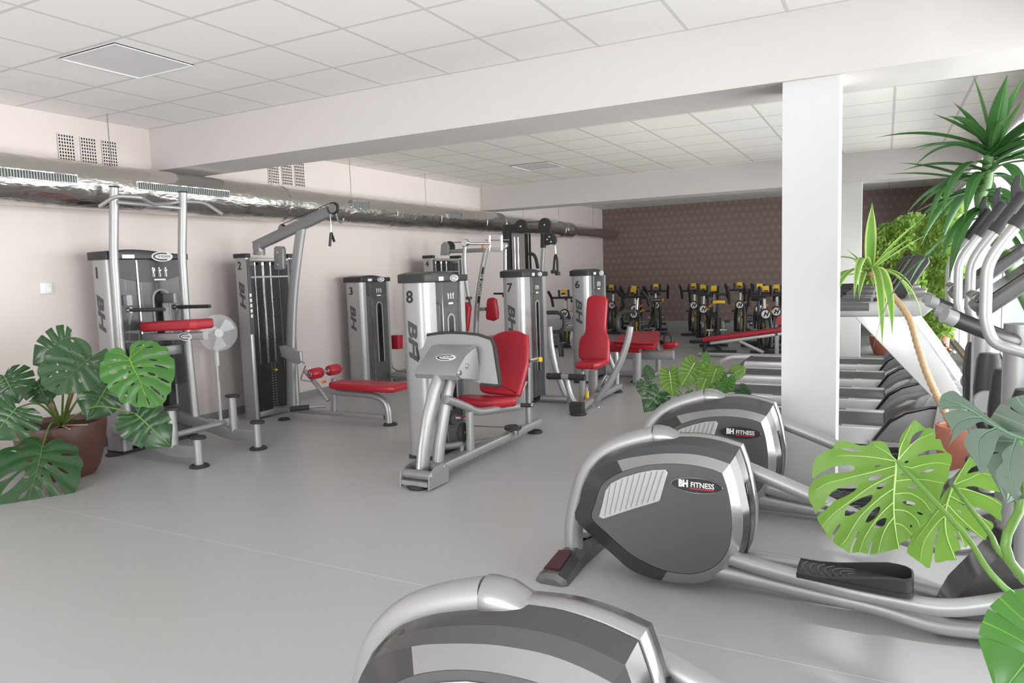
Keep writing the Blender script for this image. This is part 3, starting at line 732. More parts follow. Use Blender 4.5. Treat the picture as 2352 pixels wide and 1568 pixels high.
for q in ((715, 440), (1115, 415)):
    c = P('y', y5-.02, *kc(q)[0]); w_ = MB().disc(c, YA, .115, .05, 28).build('pulley', rubber, r5)
    bolt(c+V((0, -.03, 0)), YA, w_, .015)
MB().tube([P('y', y5, *kc((720, 375))[0]), P('y', y5, *kc((1110, 350))[0])], .008, 6).build('cable', cablem, r5)
for xx in (600, 660): MB().tube([P('y', y5-.03, *kc((xx, 620))[0]), P('y', y5-.03, *kc((xx+20, 620))[0])*1.0-V((.03, 0, 1.55))], .016, 10).build('guide_rod', chrome, r5)
stack(r5, pa.x+.35, y5-.15, y5+.02, .12, .8, 14, .2, 1.4)
ap = PY(y5-.1, *kc((1090, 560), (1085, 800), (1065, 1150))); ap.append(V((ap[-1].x, y5-.1, .1)))
MB().bar(ap[1:], .06, .05, hint=(0, 1, 0)).build('guide_column', silver, r5)
MB().bar(ap[:2], .08, .07, hint=(0, 1, 0)).build('pulley_slider', rubber, r5)
hp = MB().slab(catmull([V(q) for q in PY(y5-.14, *kc((1115, 580), (1200, 565), (1280, 600), (1300, 680), (1270, 745), (1200, 740), (1120, 750)))], 3, True), YA, .06, .01).build('pulley_plate', rubber, r5)
for q in kc((1185, 615), (1215, 700), (1150, 660)): bolt(P('y', y5-.15, *q), YA, hp, .016)
MB().tube(PY(y5-.14, *kc((1285, 770), (1295, 900))), .012, 8).build('chain', chrome, r5)
MB().tube(PY(y5-.14, *kc((1262, 1190), (1275, 1000), (1295, 900), (1325, 1000), (1330, 1230))), .019, 10, .05).build('triceps_rope', rubber, r5)
for q in kc((1260, 1205), (1330, 1235)): MB().disc(P('y', y5-.14, *q), ZA, .045, .06, 14).build('rope_end', rubber, r5)
MB().tube(PY(y5-.05, *kc((850, 900), (920, 905), (965, 980), (995, 1150))), .028, 12, .1).build('side_handle', rubber, r5)
MB().bar([V((pa.x, 10.3, .04)), V((pa.x, 11.5, .04))], .08, .08).build('floor_rail', rubber, r5)

# ---------------------------------------------------------------- machine 8: seated leg press
r8 = thing('leg_press', (-2.95, 4.9, 0), 'seated leg press with big grey footplate and red seat, tower numbered 8', 'exercise machine')
tower(8, r8, -3.22, -3.46, 4.70, 5.33, 1.52, .16)
kp_ = K(760, 580, .38255); kq = K(960, 840, .19138)
xr = -2.87
rl = PX(xr, *kq((360, 1290), (1400, 760))); rl[0] = V((xr, 4.2, .085)); rl[1] = V((xr, 5.98, .085))
MB().bar(rl, .07, .07, c=.012).build('floor_rail', silver, r8)
MB().bar([(xr, 5.35, .085), (xr, 5.52, .085)], .08, .08).build('rail_sleeve', silver, r8)
# front bracket with two side plates
sp = PX(-2.785, *kq((118, 1495), (120, 1310), (180, 1230), (290, 1165), (345, 1185), (355, 1260), (355, 1385)))
bk = MB().slab(sp, XA, .012, .002, 1).build('side_plate', silver, r8)
MB().slab([p+V((-.24, 0, 0)) for p in sp], XA, .012, .002, 1).build('side_plate', silver, r8)
for q in kq((165, 1325), (318, 1225)): bolt(P('x', -2.77, *q), XA, bk, .022)
pA = P('x', -2.785, *kq((165, 1325))[0]); pB = P('x', -2.785, *kq((318, 1225))[0])
for p in (pA, pB): MB().tube([p+V((-.23, 0, 0)), p], .034, 14).build('pivot_tube', silverd, r8)
MB().box((-3.01, pA.y-.05, .028), (-2.79, pB.y+.05, .06)).build('base_plate', silver, r8)
foot((-2.9, pA.y+.0, 0), r8, .075, .03)
xc = -2.92
MB().tube(PX(xc, *kq((50, 1290), (70, 1000), (120, 650), (190, 330), (275, 100))), .064, 18, hint=(1, 0, 0), r2=.038).build('link_arm', silver, r8)
MB().tube(PX(xc+.0, *kq((235, 1190), (265, 900), (310, 600), (350, 350), (395, 150))), .059, 18, hint=(1, 0, 0), r2=.036).build('link_arm', silver, r8)
# footplate: the curved plate and its housing, seen from behind
N8 = V((0, .97, -.24)).normalized(); o0 = P('y', 4.68, 1050, 830)
def onpl(q, off=0):
    d = P('y', 4.0, *q)-EYE; t = ((o0+N8*off-EYE).dot(N8))/d.dot(N8); return EYE+d*t
outl = [onpl(q) for q in kp_((528, 640), (508, 530), (514, 514), (560, 497), (640, 484), (720, 479), (800, 482), (885, 492), (962, 518), (978, 560), (1012, 780), (1006, 796), (990, 799), (900, 790), (820, 762), (700, 740), (560, 720))]
MB().slab(outl, N8, .03, .008).build('footplate', mat('plate_grey', (.36, .36, .36), .45, .3), r8)
MB().bar([p+N8*.012 for p in outl[:14]], .022, .034, hint=N8).build('footplate_edge', rubber, r8)
FB, FBr, TT, TTr = P('y', 4.38, 959, 848), P('y', 4.38, 1046, 856), P('y', 4.60, 990, 794), P('y', 4.60, 1090, 797)
hx0, hx1 = (FB.x+TT.x)/2-.01, (FBr.x+TTr.x)/2
side = [V((hx0, 4.66, TT.z+.005)), V((hx0, 4.60, TT.z)), V((hx0, 4.38, FB.z+.005)), V((hx0, 4.355, FB.z-.03)), V((hx0, 4.375, FB.z-.065)), V((hx0, 4.42, FB.z-.07)), V((hx0, 4.67, FB.z-.02))]
MB().slab(side, XA, hx1-hx0, .01).build('housing', silver, r8)
cp = MB().slab(PX(hx1+.004, *kp_((862, 566), (838, 585), (800, 622), (762, 690), (753, 715), (757, 740), (775, 757), (830, 760), (892, 770), (886, 700), (872, 600))), XA, .012, .003, 1).build('cheek_plate', silver, r8)
for q in kp_((820, 680), (775, 722)): bolt(P('x', hx1+.02, *q), XA, cp, .022)
mid = V(((hx0+hx1)/2+.02, 4.49, (TT.z+FB.z)/2+.0)); sl = V((0, .22, TT.z-FB.z-.005)).normalized()
badge(r8, mid+XA.cross(sl)*.004, XA, sl, .088)
# seat frame
MB().tube(PX(xr, *kq((340, 400), (420, 425), (560, 480), (690, 545), (760, 550), (1250, 480))), .032, 14, .05).build('seat_tube', silver, r8)
MB().bar([P('x', xr, *kq((620, 545))[0]), P('x', xr, *kq((635, 1100))[0])], .045, .06, hint=(0, 1, 0)).build('front_post', silver, r8)
MB().bar([P('x', xr, *kq((1318, 20))[0]), P('x', xr, *kq((1330, 760))[0])], .04, .05, hint=(0, 1, 0)).build('rear_post', silver, r8)
MB().bar(PX(xr+.03, *kq((1335, 30), (1335, 270))), .012, .05, hint=(0, 1, 0)).build('adjust_plate', silver, r8)
MB().bar(PX(xr, *kp_((1185, 648), (1232, 640))), .04, .035).build('adjust_lever', chrome, r8)
MB().bar(PX(xr, *kp_((1236, 640), (1256, 642))), .05, .045).build('lever_tip', yellow, r8)
MB().bar(PX(xr, *kq((1200, 350), (1275, 190))), .02, .06, hint=(1, 0, 0)).build('back_bracket', silver, r8)
# seat pad
def xz(q, y=None): return P('x', xr, *q)
a1 = P('x', -2.73, 1194, 926); zs = a1.z-.025; f0 = P('z', zs, 1127, 941); f1 = P('z', zs, 1066, 927); a0 = f0
wv = f1-f0; wv.z = 0; f1 = V((f0.x-.36, f0.y, zs)); 
sp_ = fillet([V((f1.x+.0, a1.y, zs)), V((f1.x-.0, f0.y, zs)), V((f0.x, f0.y, zs)), V((a1.x, a1.y, zs)), V((f1.x+.0, a1.y, zs))], .06)
MB().slab(sp_[:-1], ZA, .085, .028).build('seat_pad', red, r8)
# back pad, tilted plane
b0 = V((-2.9, a1.y-.03, zs+.07)); NB = V((0, -.90, .42)).normalized(); UB = V((0, .42, .90)).normalized()
def onb(q):
    d = P('y', 4.0, *q)-EYE; t = ((b0-EYE).dot(NB))/d.dot(NB); return EYE+d*t
kk = K(760, 580, .38255)
bo = [onb(q) for q in kk((962, 510), (1000, 478), (1070, 463), (1120, 465), (1160, 485), (1176, 500), (1176, 640), (1165, 710), (1130, 840), (1110, 858), (1000, 850), (905, 835), (888, 800), (895, 700), (940, 560))]
MB().slab(catmull(bo, 3, True), -NB, .07, .025).build('back_pad', red, r8)
for yy in (a1.y+.0,): 
    h_ = MB().tube([V((-2.72, yy, zs+.01)), V((-2.62, yy+.02, zs+.01))], .018, 12).build('side_handle', rubber, r8); MB().disc((-2.62, yy+.02, zs+.01), XA, .024, .02, 16).build('handle_cap', chrome, h_)
    h_ = MB().tube([V((-3.12, a0.y+.0, zs+.04)), V((-3.2, a0.y, zs+.04))], .018, 12).build('side_handle', rubber, r8)
# pulleys and low parts
for q, mm, x in (((540, 795), rubber, -2.93), ((580, 1005), silverd, -2.93)):
    c = P('x', x, *kq(q)[0]); o_ = MB().disc(c, XA, .075, .03, 28).build('pulley', mm, r8); bolt(c+V((.02, 0, 0)), XA, o_, .01)
MB().tube(PX(-2.93, *kq((430, 625), (590, 625))), .018, 12).build('damper', chrome, r8)
MB().disc(P('x', -2.95, *kq((405, 640))[0]), XA, .045, .05, 16).build('damper_end', rubber, r8)
MB().tube([(-3.28, 4.9, .06), (-2.9, 5.35, .06)], .03, 12).build('floor_tube', silver, r8)
c = P('z', .16, *kq((1140, 740))[0]); MB().disc(c, ZA, .075, .03, 24).build('pulley', rubber, r8)
MB().bar([c+V((.04, .03, -.07)), c+V((.04, .03, .02))], .02, .05).build('pulley_bracket', silver, r8)
MB().tube([P('x', -2.95, *kq((650, 720))[0]), c], .004, 6).build('cable', cablem, r8)
foot((-2.87, 5.9, 0), r8, .07)

# ---------------------------------------------------------------- machine 7: chest press
r7 = thing('chest_press', (-3.1, 7.3, 0), 'chest press with tall narrow red backrest and curved arms, tower numbered 7', 'exercise machine')
tower(7, r7, -3.52, -3.78, 7.02, 7.66, 1.52, .20)
kd = K(1200, 580, .2636); ke = K(1240, 760, .12754)
y7 = 7.75
N7 = V((0, -.97, .22)).normalized(); B7 = P('y', y7, *kd((620, 950))[0])
def on7(q, off=0):
    d = P('y', 4.0, *q)-EYE; t = ((B7+N7*off-EYE).dot(N7))/d.dot(N7); return EYE+d*t
bo = [on7(q) for q in kd((556, 420), (575, 385), (610, 370), (690, 370), (722, 392), (733, 430), (722, 600), (722, 680), (746, 740), (750, 840), (745, 950), (722, 976), (640, 975), (520, 935), (485, 900), (488, 790), (505, 735), (540, 690), (545, 600))]
MB().slab(catmull(bo, 3, True), -N7, .07, .025).build('back_pad', red, r7)
s1 = [P('y', 7.35, *q) for q in kd((448, 985), (658, 1000))]
zs = P('y', 7.35, *kd((550, 1015))[0]).z
MB().slab([V((x, y, zs)) for x, y in ((s1[0].x, 7.38), (s1[0].x+.04, 7.32), (s1[1].x-.04, 7.32), (s1[1].x, 7.38), (s1[1].x-.02, 7.72), (s1[0].x+.02, 7.72))], ZA, .075, .025).build('seat_pad', red, r7)
MB().bar(PY(7.45, *ke((780, 680), (775, 960))), .04, .05, hint=(0, 1, 0)).build('seat_post', chrome, r7)
MB().bar(PY(7.45, *ke((770, 880), (760, 1350))), .06, .06, hint=(0, 1, 0)).build('seat_column', silver, r7)
MB().bar(PY(7.9, *ke((960, 700), (955, 1260))), .1, .08, hint=(0, 1, 0)).build('back_column', silver, r7)
fr = P('z', .05, *ke((690, 1420))[0])
MB().bar([fr, V((-2.87, 7.4, .06)), V((-2.87, 8.3, .06))], .08, .07, c=.02).build('floor_rail', silver, r7)
MB().box((fr.x-.08, fr.y-.05, .03), (fr.x+.06, fr.y+.04, .13)).build('rail_end', rubber, r7)
foot((fr.x, fr.y, 0), r7, .085, .03); foot((-2.87, 8.2, 0), r7, .07)
for i, (q, y) in enumerate((((180, 0), (190, 250), (250, 550), (330, 850), (470, 1150)), 7.3), ) if False else []: pass
al = MB().tube(PY(7.25, *ke((175, -80), (190, 200), (240, 480), (310, 760), (400, 1010), (475, 1160))), .034, 14, .1).build('press_arm', silver, r7)
ar = MB().tube(PY(7.35, *ke((1630, -80), (1610, 60), (1540, 330), (1420, 640), (1260, 930), (1080, 1180), (960, 1330))), .036, 14, .1).build('press_arm', silver, r7)
MB().tube(PY(7.3, *kd((215, 523), (320, 520), (365, 560), (365, 650), (330, 690), (270, 692))), .022, 12, .05).build('arm_handle', rubber, al)
MB().tube(PY(7.4, *kd((985, 512), (870, 515), (828, 560), (822, 640), (850, 685), (900, 692))), .024, 12, .05).build('arm_handle', rubber, ar)
MB().tube(PY(7.25, *ke((880, 1370), (1030, 1380))), .042, 16).build('pivot_tube', silver, r7)
MB().disc(P('y', 7.25, *ke((1060, 1380))[0]), XA, .03, .03, 16).build('pivot_cap', chrome, r7)
MB().tube(PY(7.15, *ke((430, 830), (480, 850), (500, 980), (560, 1180), (670, 1350))), .034, 14, .06).build('foot_lever', silver, r7)
MB().bar(PY(7.1, *ke((395, 815), (530, 825))), .05, .055).build('lever_sleeve', silver, r7)
for q in (((135, 812), (395, 815)), ((530, 825), (815, 838))): MB().tube(PY(7.1, *ke(*q)), .036, 16).build('foot_roller', rubber, r7)
MB().tube(PY(7.2, *ke((850, 1020), (850, 1080))), .008, 8).build('strap', railm, r7); MB().tube(PY(7.2, *ke((855, 1080), (852, 1200))), .02, 10).build('release_handle', yellow, r7)
MB().tube(PY(8.2, *ke((1230, 420), (1300, 600), (1400, 800))), .03, 12).build('rear_brace', silver, r7)
MB().tube(PY(8.25, *ke((1370, 380), (1385, 600), (1385, 1150))), .03, 12).build('rear_leg', silver, r7)
MB().tube(PY(7.9, *ke((900, 1060), (1150, 1060))), .035, 12).build('cross_tube', silverd, r7)
MB().tube(PY(7.35, *ke((30, 1210), (500, 1225))), .04, 12).build('tower_tube', silver, r7)
MB().tube(PY(8.0, *ke((1100, 1030), (1150, 900), (1220, 800))), .03, 12).build('damper', chrome, r7)

# ---------------------------------------------------------------- machine 6: leg curl behind
r6 = thing('leg_curl', (-3.2, 9.0, 0), 'seated leg curl with red roller and red seats behind the chest press, tower numbered 6', 'exercise machine')
tower(6, r6, -3.42, -3.66, 8.72, 9.42, 1.50, .14)
y6 = 9.0
MB().tube(PY(8.75, *kd((745, 815), (1025, 822))), .075, 20).build('leg_roller', red, r6)
q = P('y', 8.75, *kd((1030, 822))[0]); MB().disc(q, XA, .05, .02, 18).build('roller_cap', chrome, r6); MB().disc(q+V((.05, 0, 0)), XA, .025, .06, 14).build('adjust_knob', orange, r6)
sq = PY(9.35, *kd((830, 770), (870, 720), (950, 685), (1160, 680), (1180, 700), (1140, 785)))
zt = P('y', 9.2, *kd((1000, 770))[0]).z
pts = [P('z', zt+.05, *q) for q in kd((815, 775), (900, 690), (1160, 683), (1182, 700), (1140, 790), (1050, 790))]
MB().slab(pts, ZA, -.07, .02).build('seat_pad', red, r6)
MB().slab(PY(9.5, *kd((1215, 800), (1240, 785), (1335, 785), (1343, 810), (1300, 842), (1225, 845))), YA, .16, .03).build('arm_pad', red, r6)
MB().tube(PY(9.6, *kd((1235, 790), (1235, 730), (1268, 700), (1300, 730), (1302, 790))), .014, 10, .04).build('pad_handle', rubber, r6)
MB().bar(PY(9.4, *kd((820, 885), (1318, 893))), .08, .12).build('seat_beam', silver, r6)
MB().bar(PY(8.8, *kd((998, 870), (998, 1130))), .10, .09, hint=(0, 1, 0)).build('front_leg', silver, r6)
MB().bar(PY(9.6, *kd((1150, 740), (1180, 800), (1185, 1040))), .06, .07, .06, hint=(0, 1, 0)).build('rear_leg', silver, r6)
MB().bar([P('z', .04, *kd((1010, 1110))[0]), P('z', .04, *kd((1180, 1045))[0])], .07, .06).build('floor_rail', silver, r6)
foot(P('z', 0, *kd((985, 1130))[0]), r6, .06)
MB().bar(PY(9.0, *kd((225, 632), (545, 632))), .06, .16).build('lever_beam', midg, r6)
badge(r6, P('y', 8.96, *kd((428, 632))[0]), XA, ZA, .09)
MB().tube(PY(9.0, *ke((240, 140), (330, 200), (380, 300), (390, 460))), .035, 12, .06).build('dark_leg', dark, r6)
MB().disc(P('y', 9.1, *kd((465, 745))[0]), XA, .16, .05, 28).build('cam_disc', railm, r6)
MB().bar([P('z', .04, *kd((700, 1050))[0]), P('z', .04, *kd((980, 1060))[0])], .06, .06).build('floor_rail', silver, r6)
# ---------------------------------------------------------------- elliptical cross trainers
def make_elliptical():
    Y0 = 3.30
    r = thing('elliptical_trainer', (-.4, Y0, 0), 'silver and graphite elliptical trainer in the middle of the row, its side badge fully visible', 'elliptical trainer', 'elliptical trainers facing the window')
    k = K(1200, 960, .2551)
    yn = 3.12
    panel = PY(yn, *k((620, 900), (655, 760), (690, 640), (760, 555), (900, 480), (1080, 430), (1250, 410), (1400, 410), (1550, 425), (1700, 458), (1800, 497), (1840, 610), (1868, 740), (1885, 900), (1880, 1060), (1855, 1180), (1790, 1285), (1690, 1360), (1570, 1398), (1450, 1402), (1300, 1380), (1150, 1325), (1000, 1245), (880, 1150), (760, 1040)))
    outer = PY(yn+.05, *k((470, 905), (510, 750), (545, 600), (640, 470), (850, 385), (1050, 345), (1250, 322), (1400, 320), (1560, 330), (1720, 365), (1865, 415), (1915, 560), (1955, 740), (1985, 900), (1975, 1080), (1930, 1240), (1860, 1340), (1740, 1435), (1600, 1485), (1450, 1490), (1250, 1465), (1070, 1415), (940, 1345), (820, 1240), (640, 1080)))
    def smooth(ps): q = catmull(ps[10:]+ps[:11], 3)[:-1]; return q
    panel, outer = smooth(panel), smooth(outer)
    def mirror(ps): return [V((p.x, 2*Y0-p.y, p.z)) for p in ps]
    zc = sum(p.z for p in outer)/len(outer); zm = max(p.z for p in outer); xm = max(p.x for p in outer)
    # crowned top: the centre line of the shell rises above its shoulders
    def crown(ps, y, up, rt):
        out = []
        for p in ps:
            f = max(0, (p.z-zc)/(zm-zc)); g = max(0, min(1, (p.x+.75)/.2))
            out.append(V((p.x+rt*g, y, p.z+up*f**.7)))
        return out
    shoulder = crown(outer, yn+.055, .0, .0); mid1 = crown(outer, Y0-.03, .058, .035); mid2 = crown(outer, Y0+.03, .058, .035)
    sh2 = mirror(shoulder)
    MB().loft([shoulder, crown(outer, Y0-.10, .035, .025), mid1]).build('shell', eldark, r, 30)
    MB().loft([mid2, crown(outer, Y0+.10, .035, .025), sh2]).build('shell', eldark, r, 30)
    ridge = [p+V((.0, 0, .0)) for p in crown(outer, Y0, .062, .040)]
    MB().loft([[V((p.x, Y0-.028, p.z)) for p in ridge], [V((p.x+.004, Y0-.018, p.z+.006)) for p in ridge], [V((p.x+.004, Y0+.018, p.z+.006)) for p in ridge], [V((p.x, Y0+.028, p.z)) for p in ridge]]).build('centre_ridge', elsilver, r)
    # bevelled silver rims and flat graphite side panels
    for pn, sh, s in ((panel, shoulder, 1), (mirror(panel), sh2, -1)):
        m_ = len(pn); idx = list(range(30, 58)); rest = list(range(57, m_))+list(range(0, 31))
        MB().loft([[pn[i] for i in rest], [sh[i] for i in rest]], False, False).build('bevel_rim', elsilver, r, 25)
        MB().loft([[pn[i] for i in idx], [sh[i] for i in idx]], False, False).build('rim_reflection', mat('rim_reflection_dark', (.045, .045, .045), .22, .1), r, 25)  # same rim carried on; its dark reflection is painted as a darker colour
        MB().slab(pn, (0, s, 0), .03, .003, 1).build('side_panel', elpanel, r)
    # ventilation grille of slanted ribs
    gr = PY(yn-.001, *k((690, 885), (720, 780), (750, 650), (800, 585), (900, 535), (1050, 490), (1180, 465), (1290, 462), (1310, 490), (1280, 590), (1240, 735), (1225, 748), (1000, 815), (730, 905)))
    g = MB().slab(gr, (0, -1, 0), .006, .003, 1).build('side_grille', mat('grille_grey', (.50, .50, .50), .45), r)
    top = [(790, 600), (845, 575), (900, 548), (955, 528), (1005, 512), (1060, 500), (1110, 488), (1165, 482), (1215, 475), (1265, 478)]
    bot = [(740, 880), (785, 865), (830, 850), (880, 835), (930, 820), (975, 803), (1025, 790), (1075, 775), (1125, 760), (1180, 742)]
    gm = mat('groove', (.22, .22, .22), .5)
    for a_, b_ in zip(top, bot):
        MB().bar(PY(yn-.0075, *k(a_, b_)), .003, .004, hint=(0, 1, 0)).build('grille_groove', gm, g)
    # badge
    c = P('y', yn-.003, *k((1567, 607))[0])
    bd = MB().slab(ell(c, XA, ZA, .112, .033, 36), (0, -1, 0), .003, .001, 1).build('badge', mat('badge_black', (.035, .035, .035), .3), r)
    MB().tube([p+V((0, -.002, 0)) for p in ell(c, XA, ZA, .113, .034, 37)+[ell(c, XA, ZA, .113, .034, 37)[0]]], .0012, 6).build('badge_rim', chrome, bd)
    text('BH', .043, c+V((-.058, -.004, .004)), XA, ZA, whitem, bd, 'maker_lettering', .0005, 0, .0022, sx=.78)
    text('FITNESS', .033, c+V((.026, -.004, .002)), XA, ZA, whitem, bd, 'maker_lettering', .0005, 0, .0006, sx=.90)
    MB().box((c.x-.028, c.y-.0042, c.z-.017), (c.x+.078, c.y-.0032, c.z-.012)).build('badge_underline', redprint, bd)
    # slots where the crank arms come out
    for s, n in ((-1, 'slot'), (1, 'slot')):
        yy = Y0+s*.085; zz = [(xm+.012, .22), (xm+.026, .33), (xm+.022, .44), (xm+.008, .53)]
        MB().bar(catmull([V((x-.016, yy, z)) for x, z in zz], 4), .035, .03, hint=(0, 1, 0)).build(n, gloss, r)
    # spine tube arching over the shell, with cast cap
    sp = [V((-1.40, Y0, .045))]+PY(Y0, *k((455, 960), (530, 620), (600, 440), (760, 290), (960, 210), (1200, 155)))
    MB().tube(sp, .048, 20, .12, hint=(0, 1, 0), r2=.05).build('spine_tube', silver, r)
    cp = P('y', Y0, *k((1195, 160))[0]); cq = P('y', Y0, *k((1470, 190))[0]); cm = cp.lerp(cq, .5)+V((0, 0, .018))
    def rg(c_, w, h, tilt):
        return [V((c_.x-tilt*h*math.sin(a)*.5, Y0+w*math.cos(a), c_.z+h*math.sin(a))) for a in [2*PI*i/20 for i in range(20)]]
    MB().loft([rg(cp, .054, .054, 0), rg(cp+V((.02, 0, 0)), .058, .056, 0), rg(cm+V((0, 0, -.01)), .056, .045, .4), rg(cm.lerp(cq, .6), .045, .026, .8), rg(cq+V((0, 0, .008)), .022, .006, .5)]).build('spine_cap', mat('cast_silver', (.40, .40, .40), .28, .8), r)
    # rear stabiliser with dark red glossy inlay
    fb = MB(); xs_ = -1.40
    ring = lambda y, w, h: [V((xs_-w, y, .004)), V((xs_-w*.8, y, h*.7)), V((xs_-w*.3, y, h)), V((xs_+w*.4, y, h)), V((xs_+w*.9, y, h*.6)), V((xs_+w, y, .004))]
    fb.loft([ring(Y0-.31, .055, .03), ring(Y0-.29, .085, .05), ring(Y0-.1, .075, .085), ring(Y0, .07, .095), ring(Y0+.1, .075, .085), ring(Y0+.29, .085, .05), ring(Y0+.31, .055, .03)])
    st = fb.build('rear_stabiliser', mat('chrome_dark', (.16, .16, .16), .15, .6), r, 30)
    for s in (-1, 1):
        MB().loft([[V((xs_-.055, Y0+s*.26, .052)), V((xs_+.03, Y0+s*.26, .062)), V((xs_+.03, Y0+s*.26, .066)), V((xs_-.055, Y0+s*.26, .056))], [V((xs_-.045, Y0+s*.09, .084)), V((xs_+.03, Y0+s*.09, .092)), V((xs_+.03, Y0+s*.09, .096)), V((xs_-.045, Y0+s*.09, .088))]]).build('red_inlay', mat('inlay_red', (.055, .006, .012), .12), st)
    # floor rails, pedal arms
    MB().bar([(-.95, Y0, .05), (.5, Y0, .05)], .05, .05, c=.015).build('centre_rail', silver, r)
    for s in (-1, 1):
        ya = Y0+s*.155
        MB().tube([(xm-.30, Y0+s*.09, .13), (-.30, Y0+s*.135, .105), (.0, ya+s*.0, .095), (.20, ya, .055), (.36, ya-s*.02, .06), (.62, Y0+s*.06, .065)], .034, 16, .08).build('base_rail', silver, r)
        if s < 0: q = [V((-.78, Y0-.07, .21)), V((-.45, ya-.0, .185)), V((-.1, ya-.05, .165)), V((.22, ya-.06, .155)), V((.37, ya-.05, .20)), V((.56, ya-.05, .28))]
        else: q = [V((-.62, ya-.02, .56)), V((-.3, ya, .44)), V((.10, ya+.03, .27)), V((.30, ya+.05, .25)), V((.52, ya+.05, .34))]
        pa_ = MB().tube(q, .034, 16, .08).build('pedal_arm', silver, r)
        # pedal: cupped black foot tray
        px0, px1 = (-.30, .12) if s < 0 else (-.22, .20)
        zz = .215 if s < 0 else .375; yc_ = q[-3].y+(.02 if s < 0 else 0); dz = -.02 if s < 0 else -.05
        base = []
        for x, w in ((px0, .065), (px0+.02, .078), (px0+.22, .083), (px1-.05, .08), (px1-.01, .06), (px1, .03)): base.append((x, w))
        ou = [V((x, yc_-w, 0)) for x, w in base]+[V((x, yc_+w, 0)) for x, w in base[::-1]]
        L_ = px1-px0; ou = catmull(ou, 3, True)
        def lift(p, h): t = (p.x-px0)/L_; return V((p.x, p.y, zz+dz*t+h))
        tray = MB().loft([[lift(p, .0) for p in ou], [lift(V((p.x, yc_+(p.y-yc_)*1.06, 0)), .022) for p in ou]]).build('pedal', black, pa_)
        wl = MB(); o2 = [p for p in ou]
        def hh(p): t = (p.x-px0)/L_; return .022+.05*min(1, max(0, (t-.25)/.55))
        i1 = [V((px0+(p.x-px0)*.97+.005, yc_+(p.y-yc_)*.88, 0)) for p in ou]
        wl.loft([[lift(p, .01) for p in ou], [lift(V((p.x, yc_+(p.y-yc_)*1.08, 0)), hh(p)) for p in ou], [lift(V((p.x, yc_+(p.y-yc_)*1.0, 0)), hh(p)+.004) for p in i1], [lift(p, .018) for p in i1]], True, False)
        wl.build('pedal_rim', black, pa_)
        for j in range(7):
            rr = .018+.022*j; cc = V((px0+L_*.5, yc_, 0)); arc = []
            for a in range(-8, 9):
                x = cc.x-rr*1.3*math.cos(a*PI/16)*1; y = yc_+rr*math.sin(a*PI/16)
                if x > px0+.012 and abs(y-yc_) < .062: arc.append(lift(V((x, y, 0)), .0235))
            if len(arc) > 2: MB().tube(arc, .0022, 6).build('tread_ridge', dark, tray)
    # front column, shrouds, moving arms, fixed handlebar, console
    MB().tube([(.47, Y0, .08), (.47, Y0, 1.24)], .062, 20).build('mast', silver, r)
    fs = MB().loft([ring2 for ring2 in [[V((x, y, z)) for x, z in ((.20, .02), (.26, .16), (.40, .36), (.54, .38), (.66, .20), (.70, .02))] for y in (Y0-.13, Y0+.13)]])
    fs.build('front_shroud', eldark, r)
    MB().tube([(.47, Y0, .36), (.47, Y0, .44)], .075, 20).build('mast_boot', black, r)
    MB().tube([(.62, Y0-.30, .03), (.62, Y0+.30, .03)], .035, 14).build('front_stabiliser', silver, r)
    MB().tube([(.46, Y0-.30, .80), (.46, Y0+.30, .80)], .028, 14).build('pivot_axle', black, r)
    for s in (-1, 1):
        ya = Y0+s*.27
        lo = MB().tube([(.46, ya, .92), (.46, ya, .62), (.47, ya-s*.03, .34)], .036, 16).build('swing_link', silver, r)
        shp = MB().loft([[V((.46+w*math.cos(a), ya+.042*math.sin(a), z)) for a in [2*PI*i/16 for i in range(16)]] for z, w in ((.64, .035), (.70, .06), (.86, .066), (1.0, .055), (1.03, .045))]).build('pivot_cover', black, r)
        MB().disc((.445, ya+s*.055, .80), YA, .055, .035, 24).build('pivot_cap', midg, shp)
        pts = [V((.53, ya, .94)), V((.53, ya, 1.08)), V((.47, ya, 1.15)), V((.345, ya, 1.19)), V((.32, ya, 1.27)), V((.32, ya, 1.46)), V((.345, ya, 1.52)), V((.42, ya, 1.63))]
        am = MB().tube(pts, .0195, 16, .035).build('moving_arm', silver, r)
        e0 = V((.40, ya, 1.602)); e1 = V((.495, ya, 1.745)); dd = (e1-e0).normalized()
        MB().tube([e0, e1], .024, 14).build('grip', rubber, am)
        MB().tube([e0-dd*.004, e0+dd*.03], .028, 14).build('grip_collar', rubber, am)
        MB().slab([e1+V((-.04, -.012, -.03)), e1+V((-.045, -.012, .03)), e1+V((-.03, -.012, .075)), e1+V((-.012, -.012, .08)), e1+V((-.015, -.012, .03)), e1+V((.01, -.012, .0))], YA, .024, .004).build('thumb_rest', rubber, am)
        MB().bar([e0+V((.022, 0, -.012)), e1+V((.02, 0, -.01))], .03, .012).build('pulse_plate', mat('warm_plate', (.55, .50, .42), .3, .5), am)
    MB().tube([(.47, Y0, 1.17), (.40, Y0-.10, 1.19), (.22, Y0-.17, 1.275)], .027, 14, .06).tube([(.47, Y0, 1.17), (.40, Y0+.10, 1.19), (.22, Y0+.17, 1.275)], .027, 14, .06).build('fixed_handlebar', black, r)
    for s in (-1, 1): MB().tube([(.235, Y0+s*.163, 1.268), (.20, Y0+s*.178, 1.285)], .030, 14).build('bar_end', midg, r)
    n = V((-.62, 0, .78)).normalized(); u = V((.78, 0, .62)).normalized(); c0 = V((.33, Y0, 1.27))
    def q4(a, b, off): return c0+u*a+V((0, b, 0))+n*off
